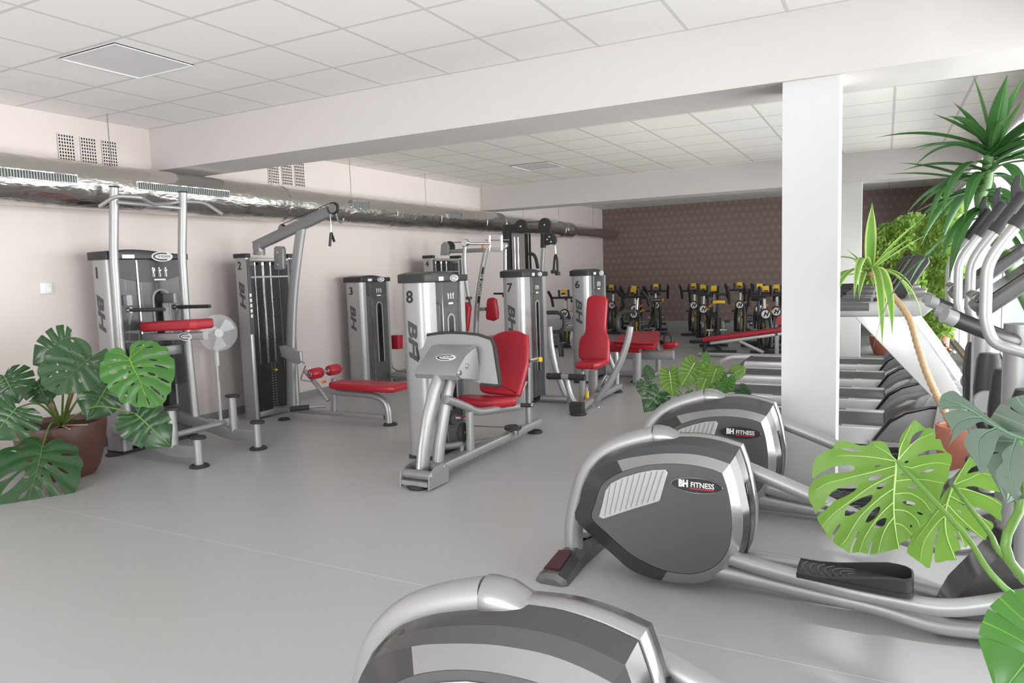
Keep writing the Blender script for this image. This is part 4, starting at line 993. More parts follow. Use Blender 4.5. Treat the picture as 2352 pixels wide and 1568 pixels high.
    MB().slab([q4(0, -.13, 0), q4(.03, -.17, 0), q4(.36, -.17, 0), q4(.40, -.12, 0), q4(.40, .12, 0), q4(.36, .17, 0), q4(.03, .17, 0), q4(0, .13, 0)], n, .055, .015).build('console', dark, r)
    MB().slab([q4(.06, -.14, .056), q4(.35, -.14, .056), q4(.35, .14, .056), q4(.06, .14, .056)], n, .003, .001, 1).build('console_screen', gloss, r)
    MB().slab([q4(.02, -.12, .055), q4(.02, .12, .055), q4(.05, .12, .055), q4(.05, -.12, .055)], n, .035, .006).build('console_tray', eldark, r)
    return r
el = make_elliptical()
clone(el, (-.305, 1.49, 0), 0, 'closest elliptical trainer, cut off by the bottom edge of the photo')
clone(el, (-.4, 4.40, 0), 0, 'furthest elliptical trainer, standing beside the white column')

# ---------------------------------------------------------------- treadmills
def make_treadmill():
    y0, y1 = 6.02, 6.80; yc = (y0+y1)/2
    r = thing('treadmill', (-.5, yc, 0), 'nearest treadmill of the row, its slanted console support in full view', 'treadmill', 'treadmills facing the window')
    MB().box((-1.55, y0+.10, .035), (.45, y1-.10, .17)).build('deck', mat('deck_dark', (.06, .06, .06), .5), r)
    bt = MB(); ov = [V((-1.62+.06*math.cos(a), 0, .155+.055*math.sin(a))) for a in [PI/2+PI*k/8 for k in range(9)]]
    MB().slab([V((-1.6, y0+.11, .202)), V((.1, y0+.11, .202)), V((.1, y1-.11, .202)), V((-1.6, y1-.11, .202))], ZA, .012, .004, 2).build('running_belt', beltm, r)
    for ya, yb_ in ((y0, y0+.10), (y1-.10, y1)):
        rl_ = MB().slab([V((-1.66, ya, .09)), V((-.02, ya, .09)), V((.02, ya, .222)), V((-1.62, ya, .222))], YA, yb_-ya, .008).build('side_rail', railm, r)
        MB().box((-.95, ya+.03, .2222), (-.28, yb_-.03, .2245)).build('foot_grip', dark, rl_)
    MB().slab([V((-1.70, y0+.02, .06)), V((-1.60, y0+.02, .06)), V((-1.60, y0+.02, .215)), V((-1.66, y0+.02, .21)), V((-1.70, y0+.02, .16))], YA, y1-y0-.04, .01).build('rear_roller_cover', dark, r)
    MB().slab([V((-.05, y0-.02, .02)), V((.65, y0-.02, .02)), V((.65, y0-.02, .13)), V((-.10, y0-.02, .13))], YA, y1-y0+.04, .01).build('base_skirt', midg, r)
    prof = [V((-.07, y0-.02, .13)), V((.03, y0-.02, .285)), V((.14, y0-.02, .36)), V((.30, y0-.02, .405)), V((.50, y0-.02, .41)), V((.66, y0-.02, .30)), V((.70, y0-.02, .13))]
    MB().slab(prof, YA, .03, .006).build('hood_cheek', mat('cheek_grey', (.17, .17, .175), .35, .2), r)
    MB().slab([p+V((0, y1-y0+.01, 0)) for p in prof], YA, .03, .006).build('hood_cheek', mat('cheek_grey', (.17, .17, .175), .35, .2), r)
    rings = []
    for x, z, h in ((.02, .23, .0), (.10, .29, .015), (.20, .345, .03), (.34, .385, .04), (.50, .39, .035), (.66, .29, .02), (.70, .14, .0)):
        rings.append([V((x, y0+.012+(y1-y0-.026)*t, z+h*math.sin(PI*t))) for t in [k/10 for k in range(11)]])
    MB().loft(rings, False, False).build('motor_hood', mat('hood_gloss', (.13, .13, .13), .12, .45), r, 40)
    MB().slab([V((x, y0-.025, z)) for x, z in ((-.06, .135), (.04, .295), (.15, .37), (.32, .418), (.52, .425), (.52, .405), (.31, .395), (.16, .345), (.06, .275), (-.04, .135))], YA, .05, .004, 2).build('hood_trim', gloss, r)
    # slanted uprights carrying the console frame
    for yy in (y0-.03, y1-.03):
        MB().slab([V((.58, yy, .36)), V((.38, yy, .42)), V((-.20, yy, 1.08)), V((.20, yy, 1.08))], YA, .06, .008).build('upright', railm, r)
        MB().slab([V((.66, yy-.002, .42)), V((.60, yy-.002, .42)), V((.17, yy-.002, 1.08)), V((.215, yy-.002, 1.08))], YA, .064, .004).build('upright_edge', white, r)
        MB().slab([V((.68, yy-.01, .02)), V((.30, yy-.01, .02)), V((.36, yy-.01, .45)), V((.62, yy-.01, .38))], YA, .03, .006).build('upright_foot', midg, r)
        h_ = MB().slab([V((.10, yy, 1.075)), V((.26, yy, 1.08)), V((.31, yy, 1.13)), V((.34, yy, 1.20)), V((.10, yy, 1.20)), V((-.30, yy, 1.175)), V((-.42, yy, 1.12)), V((-.40, yy, 1.075))], YA, .07, .012).build('console_arm', silver, r)
        MB().bar([(-.72, yy+.035, 1.17), (-.34, yy+.035, 1.175)], .05, .05, c=.02).build('hand_rail', rubber, h_)
        MB().bar([(-.34, yy+.035, 1.15), (-.10, yy+.035, 1.15)], .085, .07, c=.02).build('cup_rest', dark, h_)
    MB().slab([V((.10, y0+.03, 1.13)), V((.33, y0+.03, 1.17)), V((.33, y0+.03, 1.225)), V((.08, y0+.03, 1.20))], YA, y1-y0-.10, .015).build('console_base', silver, r)
    MB().slab([V((.00, y0+.10, 1.19)), V((.12, y0+.10, 1.18)), V((.295, y0+.10, 1.47)), V((.285, y0+.10, 1.51)), V((.22, y0+.10, 1.53)), V((.19, y0+.10, 1.52))], YA, y1-y0-.24, .012).build('console', black, r)
    MB().slab([V((.028, y0+.15, 1.25)), V((.022, y0+.15, 1.253)), V((.168, y0+.15, 1.50)), V((.175, y0+.15, 1.496))], YA, y1-y0-.34, .001, 1).build('console_screen', gloss, r)
    MB().tube([(.10, y0+.2, 1.20), (-.06, y0+.2, 1.18), (-.06, y1-.26, 1.18), (.10, y1-.26, 1.20)], .018, 12, .05).build('grip_bar', rubber, r)
    MB().disc((-.03, yc, 1.205), ZA, .018, .02, 14).build('stop_button', mat('stop_red', (.6, .02, .03), .4), r)
    for x in (-1.5, .6):
        for yy in (y0+.08, y1-.08): MB().disc((x, yy, .0175), ZA, .03, .035, 14).build('rubber_foot', rubber, r)
    return r
tm = make_treadmill()
for k, (y, lb) in enumerate(((7.62, 'second treadmill of the row, counting from the ellipticals'), (8.86, 'third treadmill of the row, counting from the ellipticals'), (10.08, 'last treadmill of the row, next to the incline bench'))):
    clone(tm, (-.5, y+.0, 0), 0, lb)

# ---------------------------------------------------------------- spin bikes
def make_bike():
    r = thing('spin_bike', (0, 0, 0), 'spin bike', 'exercise bike', 'black and yellow spin bikes in the back room')
    o = lambda *a: MB().bar(list(a[:-2]), a[-2], a[-1])
    o((-.25, -.52, .04), (.25, -.52, .04), .07, .05).build('front_base', black, r)
    o((-.27, .52, .04), (.27, .52, .04), .07, .05).build('rear_base', black, r)
    o((0, -.52, .07), (0, .52, .07), .06, .05).build('spine', black, r)
    # arched fork over the flywheel, badge at its crown
    fk = MB().tube([(-.085, -.44, .10), (-.095, -.42, .40), (-.075, -.38, .62), (0, -.36, .70), (.075, -.38, .62), (.095, -.42, .40), (.085, -.44, .10)], .03, 10, .06).build('fork', black, r)
    MB().disc((0, -.425, .66), YA, .095, .04, 24).build('crown', black, fk)
    b_ = MB().disc((0, -.452, .66), YA, .068, .012, 24).build('badge', white, fk)
    text('H', .10, (0, -.459, .66), XA, ZA, blackp, b_, 'badge_letter', .001, .35, .006)
    MB().disc((0, -.40, .34), XA, .235, .045, 32).build('flywheel', mat('flywheel_steel', (.16, .16, .16), .3, .7), r)
    MB().slab([V((-.028, -.42, .52)), V((-.028, -.34, .50)), V((-.028, -.34, .20)), V((-.028, -.42, .16))], XA, .056, .006).build('wheel_guard', yellow, r)
    MB().bar([(0, -.36, .66), (0, -.30, .98)], .045, .05, hint=(0, 1, 0)).build('handlebar_post', chrome, r)
    MB().bar([(0, -.38, .40), (0, .10, .40), (0, .28, .58)], .06, .09, .08, hint=(1, 0, 0)).build('frame', black, r)
    MB().bar([(0, .28, .10), (0, .30, .84)], .045, .05, hint=(0, 1, 0)).build('seat_post', black, r)
    st = MB().slab([V((x, y, .85)) for x, y in ((-.03, .08), (.03, .08), (.05, .22), (.12, .36), (.09, .42), (-.09, .42), (-.12, .36), (-.05, .22))], ZA, .06, .02).build('saddle', black, r)
    MB().bar([(-.10, .425, .875), (0, .44, .88), (.10, .425, .875)], .02, .05, .03).build('saddle_bumper', yellow, st)
    MB().tube([(-.26, -.44, .97), (.26, -.44, .97)], .022, 10).tube([(-.26, -.60, 1.09), (-.26, -.42, .97), (-.26, -.34, .80)], .027, 10, .05).tube([(.26, -.60, 1.09), (.26, -.42, .97), (.26, -.34, .80)], .027, 10, .05).tube([(-.095, -.44, .97), (-.095, -.46, 1.12)], .023, 10).tube([(.095, -.44, .97), (.095, -.46, 1.12)], .023, 10).tube([(0, -.44, .97), (0, -.28, .97)], .024, 10).build('handlebar', black, r)
    dp = MB().slab([V((-.055, -.485, 1.03)), V((.055, -.485, 1.03)), V((.05, -.46, 1.13)), V((-.05, -.46, 1.13))], YA, .03, .008).build('display', yellow, r)
    MB().box((-.04, -.4878, 1.035), (.04, -.4845, 1.06)).build('display_screen', gloss, dp)
    MB().tube([(-.17, .0, .36), (.17, .0, .36)], .022, 10).build('crank_axle', chrome, r)
    for s in (-1, 1):
        MB().bar([(s*.12, 0, .36), (s*.13, .03*s, .36-s*.15)], .02, .03).build('crank', chrome, r)
        MB().box((s*.18-.05, .03*s-.045, .36-s*.15-.02), (s*.18+.05, .03*s+.045, .36-s*.15+.02)).build('pedal', black, r)
    MB().tube([(.09, -.37, .70), (.15, -.37, .73)], .014, 8).build('brake_knob', orange, r)
    return r
bk0 = make_bike()
kd = K(1200, 580, .2636)
bikes = [((425, 520), 13.1, .1, 'spin bike alone at the left, below the hanging rope handle'),
         ((835, 450), 16.0, .0, 'spin bike just right of tower six, standing against the mauve wall'),
         ((1010, 485), 14.6, .12, 'spin bike second from tower six, its badge left of the cluster middle'),
         ((1083, 520), 13.0, -.25, 'spin bike nearest in the left cluster, with yellow wheel guard showing'),
         ((1160, 450), 15.9, .3, 'spin bike at the right end of the left cluster'),
         ((1525, 450), 15.8, .05, 'spin bike leftmost in the right cluster, by the wall'),
         ((1600, 480), 14.4, .1, 'spin bike with yellow display directly right of the leftmost in the right cluster'),
         ((1690, 560), 12.75, PI+.3, 'spin bike turned away from the viewer, in front of the right cluster'),
         ((1925, 445), 15.8, .0, 'spin bike standing alone before the mauve wall, above the raised bench end'),
         ((2065, 480), 14.4, .15, 'spin bike partly hidden behind another, second from the column'),
         ((2080, 520), 12.9, .3, 'spin bike with long yellow guard behind the incline bench'),
         ((2240, 500), 13.6, .0, 'spin bike beside the white column, turned sideways')]
for i, (q, y, rz, lb) in enumerate(bikes):
    p = P('y', y, *kd(q)[0])
    if i == 0: bk0.location = (p.x, y, 0); bk0.rotation_euler = (0, 0, rz); bk0['label'] = lb
    else: clone(bk0, (p.x, y, 0), rz, lb)

# ---------------------------------------------------------------- incline bench
rb = thing('incline_bench', (-2.0, 11.9, 0), 'red incline bench with grey strut in front of the spin bikes', 'bench')
yb = 11.9
p0, p1 = P('y', yb, *kd((1585, 755))[0]), P('y', yb, *kd((2245, 668))[0])
MB().bar([p0, p1], .30, .07, c=.02).build('bench_pad', red, rb)
MB().bar([p0+V((.1, 0, -.06)), p1+V((.15, 0, -.05))], .06, .05).build('pad_rail', railm, rb)
MB().bar([P('y', yb, *kd((1890, 770))[0]), P('y', yb, *kd((2100, 870))[0])], .05, .05).build('strut', silver, rb)
MB().bar([P('y', yb, *kd((2215, 700))[0]), V((P('y', yb, *kd((2215, 700))[0]).x, yb, .05))], .06, .06, hint=(0, 1, 0)).build('front_leg', silver, rb)
MB().bar([P('y', yb, *kd((1585, 760))[0]), V((p0.x, yb, .05))], .05, .05, hint=(0, 1, 0)).build('rear_leg', black, rb)
MB().bar([(p0.x-.1, yb, .04), (-1.3, yb, .04)], .07, .06).build('floor_rail', silver, rb)
MB().tube([P('z', .05, *kd((1725, 955))[0]), P('z', .13, *kd((1790, 912))[0]), P('z', .13, *kd((2050, 905))[0])], .03, 12, .1).build('tow_bar', railm, rb)
MB().tube([p1+V((.04, -.2, .16)), p1+V((.04, .2, .16))], .075, 18).build('leg_roller', red, rb)
MB().bar([p1+V((.04, 0, -.03)), p1+V((.04, 0, .16))], .03, .03, hint=(0, 1, 0)).build('roller_post', silver, rb)
# ---------------------------------------------------------------- plants
def monstera_leaf(parent, J, T, N, m, wl=.52, wr=.52, n=8, cut=.30, holes=.3, droop=.25, curl=.12, seed=0, name='leaf', start=.42, basal=1.0):
    """heart-shaped split leaf: J petiole joint, T tip, N facing direction"""
    J, T = V(J), V(T); rnd = random.Random(seed)
    Yv = (T-J); L = Yv.length; Yv.normalize(); Zv = (V(N)-Yv*V(N).dot(Yv)).normalized(); Xv = Yv.cross(Zv)
    ctl = [V((.03, -.03, 0)), V((.12, -.19*basal, 0)), V((.30, -.24*basal, 0)), V((.45, -.12*basal, 0)), V((.52, .08, 0)), V((.51, .30, 0)), V((.46, .52, 0)), V((.36, .73, 0)), V((.20, .90, 0)), V((0, 1.0, 0))]
    cc = catmull(ctl, 8)
    def outline(u):
        f = u*(len(cc)-1); i = min(int(f), len(cc)-2); return cc[i].lerp(cc[i+1], f-i)
    mb = MB(); mb.uv = []
    NT, NS = 16, 4
    for side, wd in ((1, wr), (-1, wl)):
        for k in range(n):
            u0, u1 = k/n*.88, (1.0 if k == n-1 else (k+1)/n*.88)
            def curve(u, t):
                e = outline(u); b = .80*max(0, (u-.12)/.88)**1.6 if u < 1 else 1.0
                s = V((0, min(b, e.y) if u > .5 else b, 0)); c = s+V((e.x*.55, (e.y-b)*.30, 0))
                return s*(1-t)**2+c*2*t*(1-t)+e*t*t
            gm = cut*rnd.uniform(.8, 1.2) if 0 < k < n-1 else cut*.6
            hs = holes*rnd.uniform(.4, 1.2)
            def gap(t):
                g = 0
                if .14 < t < .32: g = hs*math.sin((t-.14)/.18*PI)*.5
                st = start+(.12 if k == n-1 else 0)
                if t > st: g = max(g, gm*min(1, 1.6*(t-st)/(1-st))*(1-.25*t)+(.12*((t-.86)/.14)**2 if t > .86 else 0))
                return min(g, .42)
            base = len(mb.v); ph = rnd.uniform(0, 6)
            for i in range(NT+1):
                t = i/NT; A, B = curve(u0, t), curve(u1, t); C = (A+B)*.5; g = gap(t)
                ga = g if k > 0 else g*.2; gb = g if k < n-1 else 0
                if k == n-1: ga = g*.5
                A2, B2 = A.lerp(C, ga), B.lerp(C, gb)
                for j in range(NS+1):
                    s = j/NS; q = A2.lerp(B2, s)
                    if i == NT: q = q+(q-C)*0+V((0, 0, 0))
                    x = q.x*side*wd/.52; y = q.y
                    z = -droop*x*x*1.6-curl*y*y+.02*math.sin(PI*s)+.015*math.sin(ph+5*t)*t
                    mb.v.append(J+Xv*x*L+Yv*y*L+Zv*z*L); mb.uv.append((s if k < n-1 else 0, t))
            for i in range(NT):
                for j in range(NS):
                    a = base+i*(NS+1)+j; f = [a, a+1, a+NS+2, a+NS+1]
                    mb.f.append(f if side > 0 else f[::-1])
    o = mb.build(name, m, parent, ang=70)
    rib = [J+Yv*t*L+Zv*(-curl*t*t*L+.006) for t in [k/10 for k in range(11)]]
    MB().tube(rib, .0055*L/.3, 6, scale=[1-.8*k/10 for k in range(11)]).build('midrib', stemg if m is not leaf_light else mat('rib_light', (.5, .65, .25), .4), o)
    return o
def traced_leaf(parent, J, N, K_, outline, holes, veins, m, vm, droop=.3, r=.0016, name='leaf'):
    """leaf with slits and holes laid out on the plane through J facing N, then bent and ribbed"""
    N = V(N).normalized(); U = N.cross(V((0, 0, 1))).normalized(); W = U.cross(N)
    def to2(q):
        d = P('y', 4.0, *q)-EYE; p = EYE+d*((J-EYE).dot(N)/d.dot(N))-J; return V((p.dot(U), p.dot(W), 0))
    ol = catmull([to2(q) for q in K_(*outline)], 2, True); hs = [[to2(q) for q in K_(*h)] for h in holes]
    vs = [catmull([to2(q) for q in K_(*v)], 4) for v in veins]
    def inside(p, ring):
        c = False; n_ = len(ring)
        for i in range(n_):
            a, b = ring[i], ring[i-1]
            if (a.y > p.y) != (b.y > p.y) and p.x < (b.x-a.x)*(p.y-a.y)/(b.y-a.y)+a.x: c = not c
        return c
    size = max(v.length for v in ol); rings = [ol]+[catmull(h, 2, True) if len(h) < 9 else h for h in hs]
    co = []; ed = []
    for ring in rings:
        b0 = len(co); co += [v.xy for v in ring]; ed += [(b0+i, b0+(i+1) % len(ring)) for i in range(len(ring))]
    g_ = size*.045; x0, x1 = min(v.x for v in ol), max(v.x for v in ol); y0, y1 = min(v.y for v in ol), max(v.y for v in ol); row = 0; y = y0
    while y < y1:
        x = x0+(g_/2 if row % 2 else 0)
        while x < x1:
            p = V((x, y, 0))
            if inside(p, ol) and not any(inside(p, h) for h in rings[1:]) and min((p.xy-c).length for c in co[:len(ed)]) > g_*.45: co.append(p.xy)
            x += g_
        y += g_*.866; row += 1
    r_ = mathutils.geometry.delaunay_2d_cdt(co, ed, [], 0, 1e-7)
    bm = bmesh.new(); bv = [bm.verts.new((p.x, p.y, 0)) for p in r_[0]]
    for f in r_[2]:
        c = V((sum(r_[0][i].x for i in f)/3, sum(r_[0][i].y for i in f)/3, 0))
        if inside(c, ol) and not any(inside(c, h) for h in rings[1:]): bm.faces.new([bv[i] for i in f])
    for v in [v for v in bm.verts if not v.link_faces]: bm.verts.remove(v)
    me = bpy.data.meshes.new(name)
    segs = [(a, b) for v in vs for a, b in zip(v, v[1:])]
    def hz(x, y):
        d = 9; p_ = V((x, y, 0))
        for a, b in segs:
            ab = b-a; t_ = max(0, min(1, (p_-a).dot(ab)/max(1e-9, ab.dot(ab)))); d = min(d, (p_-a-ab*t_).length)
        rr = (x*x+y*y)/(size*size)
        return -droop*size*.16*rr+size*.018*math.sin(PI/2*min(1, d/(size*.085)))
    for v in bm.verts:
        z = hz(v.co.x, v.co.y); v.co = J+U*v.co.x+W*v.co.y+N*z-wpos(parent)
    uvl = bm.loops.layers.uv.new('UVMap')
    bm.to_mesh(me); bm.free(); me.name = name; me.materials.clear(); me.materials.append(m)
    me.polygons.foreach_set('use_smooth', [True]*len(me.polygons))
    o = bpy.data.objects.new(name, me); COL.objects.link(o); o.parent = parent
    vb = MB()
    for i, v in enumerate(vs):
        n_ = len(v); vb.tube([J+U*p_.x+W*p_.y+N*(hz(p_.x, p_.y)+size*.010) for p_ in v], r*(2.0 if i == 0 else 1), 6, scale=[1-.75*k/(n_-1) for k in range(n_)])
    vb.build('veins', vm, o)
    return o
def lens(x0, y0, x1, y1, w):
    dx, dy = x1-x0, y1-y0; L = math.hypot(dx, dy); nx, ny = -dy/L*w, dx/L*w
    return [(x0, y0), (x0+dx*.25+nx*.8, y0+dy*.25+ny*.8), (x0+dx*.5+nx, y0+dy*.5+ny), (x0+dx*.8+nx*.8, y0+dy*.8+ny*.8), (x1, y1), (x0+dx*.8-nx*.8, y0+dy*.8-ny*.8), (x0+dx*.5-nx, y0+dy*.5-ny), (x0+dx*.25-nx*.8, y0+dy*.25-ny*.8), (x0, y0)][:8]
def stem(parent, pts, r, m=stemg, name='stem', taper=.6):
    q = catmull(pts, 6); n = len(q)
    return MB().tube(q, r, 10, scale=[1-(1-taper)*i/(n-1) for i in range(n)]).build(name, m, parent)
def pot(parent, c, r, h, m, rb=.7, rim=.02):
    p = [(0, 0), (r*rb, 0), (r*(rb+.12), h*.15), (r*.93, h*.6), (r, h*.97), (r-.005, h), (r-rim, h), (r-rim-.005, h*.97), (r*.85, h*.8)]
    o = MB().lathe(p[1:], c, ZA, 40).build('pot', m, parent)
    MB().disc(V(c)+V((0, 0, h*.88)), ZA, r*.88, .02, 30).build('soil', soil, parent)
    return o
def onplane(J, N, q):
    d = P('y', 4.0, *q)-EYE; N = V(N); return EYE+d*((J-EYE).dot(N)/d.dot(N))
def toward(p, up=.3, side=0): # normal leaning from p to the open room
    d = (EYE-V(p)); d.z = 0; d.normalize(); return (d+V((0, 0, up))+V((.886, .463, 0))*side).normalized()

pc = V((-5.80, 3.30, 0))
rm = thing('potted_monstera', pc, 'dark green monstera in wide brown pot by the left wall, leaves reaching the floor', 'plant')
pot(rm, pc, .33, .43, brownpot, .66)
crown_ = pc+V((.02, 0, .40))
def lf(par, yj, j, yt, t, N, m, crown, r=.009, **k):
    J = P('y', yj, *j); T = onplane(J, N, t); monstera_leaf(par, J, T, N, m, **k)
    mid = crown.lerp(J, .5)+V((0, 0, .10)); stem(par, [crown, mid, J], r)
def tl(par, yj, j, K_, N, ol, hs, vs, m, vm, crown, **k):
    J = P('y', yj, *K_(j)[0]); traced_leaf(par, J, N, K_, ol, hs, vs, m, vm, **k); stem(par, [crown, crown.lerp(J, .5)+V((0, 0, .10)), J], .008)
kl = K(0, 700, .33158); vdk = mat('vein_dark', (.11, .22, .05), .4); vmd = mat('vein_mid', (.22, .42, .05), .4)
tl(rm, 2.95, (290, 995), kl, toward(pc, .55), [(290, 985), (285, 958), (280, 930), (240, 912), (190, 920), (150, 945), (120, 975), (60, 985), (10, 1000), (-40, 1040), (-60, 1110), (-70, 1190), (-55, 1230), (-40, 1300), (-20, 1370), (10, 1400), (20, 1430), (80, 1460), (115, 1478), (160, 1478), (220, 1470), (250, 1450), (330, 1442), (352, 1420), (395, 1412), (432, 1385), (445, 1365), (465, 1352), (505, 1320), (532, 1268), (558, 1215), (558, 1150), (576, 1112), (568, 1070), (540, 1035), (546, 1002), (520, 975), (480, 965), (445, 952), (438, 935), (400, 925), (360, 935), (325, 962), (300, 985)],
   [lens(5, 1315, 190, 1135, 20), lens(-20, 1225, 120, 1150, 12), lens(125, 1345, 188, 1285, 11), lens(288, 1210, 345, 1385, 15), lens(345, 1170, 448, 1335, 14), lens(395, 1125, 475, 1170, 10), lens(420, 1040, 530, 1035, 9), lens(252, 1310, 282, 1425, 10), lens(180, 1085, 225, 1080, 8), lens(160, 1195, 205, 1185, 9), lens(295, 1122, 318, 1140, 9), lens(330, 1090, 362, 1110, 9), lens(280, 1180, 300, 1190, 8), lens(245, 1255, 262, 1272, 8), lens(190, 1045, 225, 1038, 6), lens(130, 985, 185, 975, 9), lens(70, 1010, 160, 1020, 6)],
   [[(290, 1000), (268, 1100), (228, 1235), (160, 1470)], [(285, 1030), (150, 1055), (0, 1120)], [(272, 1080), (150, 1130), (0, 1250)], [(252, 1150), (140, 1260), (20, 1380)], [(232, 1230), (160, 1330), (90, 1450)], [(292, 1015), (400, 1000), (520, 1010)], [(283, 1055), (400, 1078), (560, 1115)], [(268, 1105), (400, 1175), (530, 1270)], [(248, 1175), (350, 1285), (440, 1360)], [(228, 1240), (290, 1340), (320, 1435)], [(290, 990), (250, 950), (200, 925)], [(300, 985), (350, 955), (400, 930)]], leaf_dark, vdk, crown_, droop=.5)
tl(rm, 3.05, (622, 365), kl, toward(pc, .25, -.1), [(636, 350), (635, 305), (610, 265), (570, 237), (520, 222), (470, 230), (430, 240), (392, 260), (370, 292), (330, 312), (303, 345), (300, 385), (264, 425), (258, 480), (284, 515), (280, 548), (330, 588), (375, 608), (400, 626), (450, 615), (490, 622), (545, 605), (590, 602), (640, 590), (690, 545), (722, 510), (735, 470), (722, 425), (760, 380), (757, 330), (735, 300), (700, 320), (655, 345)],
   [lens(440, 350, 460, 362, 8), lens(398, 350, 414, 360, 8), lens(505, 362, 525, 370, 6), lens(470, 300, 490, 318, 7), lens(392, 405, 408, 418, 8), lens(435, 405, 455, 412, 7), lens(512, 400, 530, 410, 7), lens(448, 448, 464, 462, 7), lens(385, 455, 405, 470, 8), lens(320, 498, 360, 490, 8), lens(385, 570, 415, 552, 9), lens(490, 560, 498, 612, 7), lens(595, 402, 618, 416, 6), lens(560, 335, 582, 352, 7), lens(320, 400, 350, 405, 6), lens(490, 240, 515, 258, 7), lens(545, 510, 560, 540, 6), lens(640, 395, 690, 385, 6), lens(650, 450, 690, 470, 6), lens(310, 350, 360, 355, 6)],
   [[(622, 368), (540, 440), (470, 510), (405, 612)], [(602, 388), (480, 330), (400, 290)], [(562, 423), (430, 388), (310, 380)], [(522, 458), (400, 448), (275, 478)], [(482, 498), (400, 508), (300, 555)], [(605, 388), (660, 430), (725, 450)], [(572, 418), (630, 490), (680, 545)], [(532, 450), (560, 530), (595, 595)], [(492, 488), (500, 560), (500, 612)], [(620, 362), (580, 300), (520, 232)], [(626, 365), (690, 345), (745, 330)]], leaf_dark, vdk, crown_, droop=.3)
tl(rm, 3.00, (893, 368), kl, toward(pc, .35, .1), [(902, 352), (895, 320), (905, 280), (940, 255), (985, 243), (1010, 252), (1050, 248), (1090, 263), (1110, 283), (1150, 287), (1170, 312), (1170, 345), (1203, 372), (1212, 420), (1212, 480), (1203, 522), (1188, 542), (1190, 598), (1160, 622), (1153, 655), (1118, 690), (1060, 712), (1000, 702), (960, 708), (925, 700), (898, 675), (850, 680), (825, 657), (815, 622), (762, 602), (744, 572), (745, 546), (706, 530), (692, 500), (690, 465), (695, 402), (720, 382), (725, 345), (760, 312), (800, 298), (840, 302), (865, 330), (884, 360)],
   [lens(855, 437, 885, 437, 7), lens(855, 510, 885, 492, 9), lens(888, 470, 905, 462, 6), lens(905, 560, 935, 540, 8), lens(970, 490, 1000, 490, 7), lens(950, 433, 990, 435, 7), lens(1000, 300, 1065, 290, 6), lens(985, 350, 1030, 345, 7), lens(1030, 380, 1090, 385, 6), lens(1080, 330, 1165, 325, 7), lens(1060, 415, 1170, 440, 6), lens(1020, 470, 1080, 488, 8), lens(1090, 500, 1180, 540, 7), lens(1040, 560, 1140, 640, 8), lens(880, 590, 868, 660, 6), lens(955, 600, 945, 680, 6), lens(780, 380, 835, 385, 6), lens(760, 480, 820, 460, 6), lens(775, 555, 840, 520, 6), lens(1010, 620, 1040, 690, 6), lens(940, 290, 1000, 275, 5), lens(740, 430, 790, 425, 5)],
   [[(893, 370), (930, 450), (975, 540), (1032, 705)], [(900, 385), (800, 395), (710, 425)], [(915, 420), (820, 450), (705, 510)], [(935, 463), (840, 520), (760, 585)], [(955, 508), (880, 570), (835, 660)], [(980, 560), (930, 625), (915, 690)], [(897, 372), (960, 320), (1060, 262)], [(908, 400), (1000, 370), (1160, 350)], [(925, 430), (1040, 425), (1200, 445)], [(945, 478), (1060, 505), (1190, 575)], [(970, 530), (1060, 590), (1135, 665)], [(990, 590), (1030, 650), (1065, 702)], [(890, 366), (840, 340), (760, 330)], [(897, 362), (920, 310), (970, 255)]], leaf_mid, vmd, crown_, droop=.35)
lf(rm, 3.15, (160, 785), 0, (72, 838), toward(pc, .1, -.2), leaf_dark, crown_, wl=.6, wr=.55, seed=4, cut=.34, start=.4, n=6)
lf(rm, 3.05, (311, 950), 0, (396, 1025), toward(pc, .3, .1), leaf_dark, crown_, wl=.50, wr=.5, seed=5, cut=.30, start=.45, n=6)
lf(rm, 2.85, (10, 862), 0, (42, 925), toward(pc, .3, -.2), leaf_dark, crown_, wl=.75, wr=.7, seed=6, cut=.3, n=6)
lf(rm, 2.75, (38, 937), 0, (-25, 1010), toward(pc, .4, -.1), leaf_dark, crown_, wl=.75, wr=.85, seed=7, cut=.36, start=.35, n=6)
lf(rm, 3.35, (250, 880), 0, (200, 965), toward(pc, .2, .1), leaf_dark, crown_, wl=.55, wr=.55, seed=8, cut=.24, n=6)
lf(rm, 3.1, (85, 875), 0, (112, 928), toward(pc, .3, 0), leaf_dark, crown_, wl=.8, wr=.7, seed=9, cut=.34, n=5)
stem(rm, [crown_+V((-.05, .05, 0)), crown_+V((.08, 0, .12)), crown_+V((.28, -.05, .30))], .02, stemb, 'woody_stem')
stem(rm, [crown_, crown_+V((-.12, 0, .14)), crown_+V((-.2, .05, .2))], .018, bark, 'woody_stem')
for q in ((110, 990), (200, 975), (160, 985)): stem(rm, [crown_, P('y', 3.1, *q)], .008, stemb, 'aerial_root')

